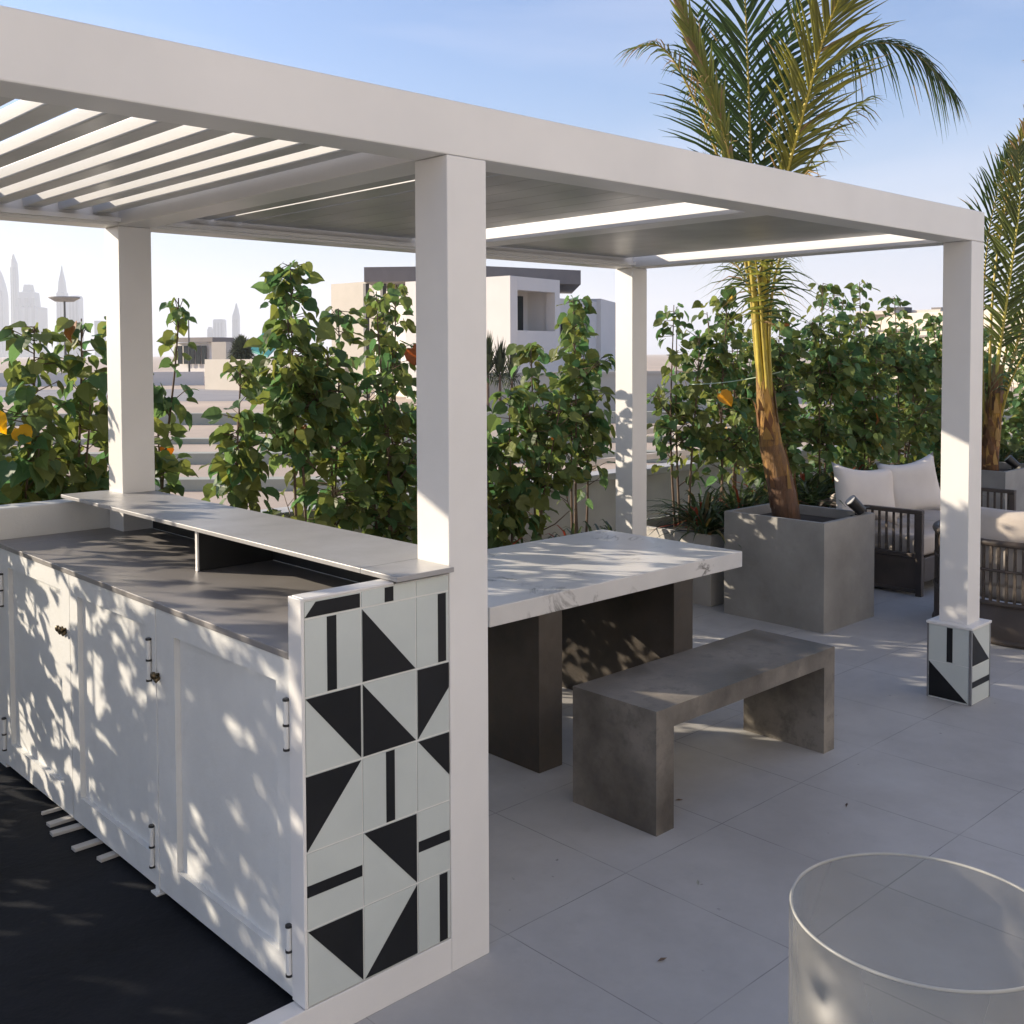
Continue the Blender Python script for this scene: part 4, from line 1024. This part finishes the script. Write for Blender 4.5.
# ================================================================== LIGHT, SKY, CAMERA
w = bpy.data.worlds.new('World'); sc.world = w; w.use_nodes = True; nt = w.node_tree
bg = nt.nodes['Background']; sky = nt.nodes.new('ShaderNodeTexSky'); sky.sky_type = 'NISHITA'; sky.sun_disc = False
sky.sun_elevation = SUN_EL; sky.sun_rotation = R(90)-SUN_AZ
sky.altitude = 0; sky.air_density = 1.3; sky.dust_density = .9; sky.ozone_density = 3.5
tc = nt.nodes.new('ShaderNodeTexCoord'); mp = nt.nodes.new('ShaderNodeMapping'); mp.inputs['Scale'].default_value = (1.2, 1.2, 5); mp.inputs['Rotation'].default_value = (.25, .1, 0)
cn = nt.nodes.new('ShaderNodeTexNoise'); cn.inputs['Scale'].default_value = 1.7; cn.inputs['Detail'].default_value = 7; cn.inputs['Distortion'].default_value = .8
nt.links.new(tc.outputs['Generated'], mp.inputs['Vector']); nt.links.new(mp.outputs['Vector'], cn.inputs['Vector'])
cr = nt.nodes.new('ShaderNodeMapRange'); cr.inputs['From Min'].default_value = .42; cr.inputs['From Max'].default_value = .75; cr.inputs['To Max'].default_value = .32
nt.links.new(cn.outputs['Fac'], cr.inputs['Value'])
tint = nt.nodes.new('ShaderNodeMix'); tint.data_type = 'RGBA'; tint.blend_type = 'MULTIPLY'; tint.inputs[0].default_value = 1; tint.inputs[7].default_value = (.80, .86, 1.09, 1)
nt.links.new(sky.outputs[0], tint.inputs[6])
cl = nt.nodes.new('ShaderNodeMix'); cl.data_type = 'RGBA'; cl.inputs[7].default_value = (5.2, 5.2, 6.1, 1)
nt.links.new(cr.outputs['Result'], cl.inputs[0]); nt.links.new(tint.outputs[2], cl.inputs[6])
sx = nt.nodes.new('ShaderNodeSeparateXYZ'); nt.links.new(tc.outputs['Generated'], sx.inputs[0])
hr = nt.nodes.new('ShaderNodeMapRange'); hr.interpolation_type = 'SMOOTHSTEP'; hr.inputs['From Min'].default_value = 0; hr.inputs['From Max'].default_value = .24; hr.inputs['To Min'].default_value = .75; hr.inputs['To Max'].default_value = 0
nt.links.new(sx.outputs['Z'], hr.inputs['Value'])
hz2 = nt.nodes.new('ShaderNodeMix'); hz2.data_type = 'RGBA'; hz2.inputs[7].default_value = (4.0, 4.1, 4.95, 1)
nt.links.new(hr.outputs['Result'], hz2.inputs[0]); nt.links.new(cl.outputs[2], hz2.inputs[6]); nt.links.new(hz2.outputs[2], bg.inputs['Color']); bg.inputs['Strength'].default_value = .105
sl = bpy.data.lights.new('sun', 'SUN'); sl.energy = 5.0; sl.angle = R(.5); sl.color = (1, .865, .69)
so = bpy.data.objects.new('sun', sl); COL.objects.link(so); so.rotation_euler = (-SUN).to_track_quat('-Z', 'Y').to_euler(); so.location = (0, 0, 20)

cam = bpy.data.cameras.new('camera'); co = bpy.data.objects.new('camera', cam); COL.objects.link(co); sc.camera = co
co.location = CAM
f, pitch, roll, cy = 1062.09, .0370, -.0038, 393.78
F = Vector((math.cos(YAW)*math.cos(pitch), math.sin(YAW)*math.cos(pitch), -math.sin(pitch)))
Rv = Vector((math.sin(YAW), -math.cos(YAW), 0)); U = Rv.cross(F)
R2 = Rv*math.cos(roll)+U*math.sin(roll); U2 = -Rv*math.sin(roll)+U*math.cos(roll)
co.rotation_euler = Matrix((R2, U2, -F)).transposed().to_euler()
cam.sensor_width = 36; cam.sensor_fit = 'HORIZONTAL'; cam.lens = f/1024*36
cam.shift_y = (cy-512)/1024; cam.clip_start = .05; cam.clip_end = 12000
sc.render.resolution_x = 1024; sc.render.resolution_y = 1024
sc.view_settings.view_transform = 'Standard'; sc.view_settings.look = 'None'; sc.view_settings.exposure = 0.86; sc.view_settings.gamma = 1
sc.render.engine = 'CYCLES'
sc.cycles.max_bounces = 8; sc.cycles.transparent_max_bounces = 8; sc.cycles.volume_bounces = 1
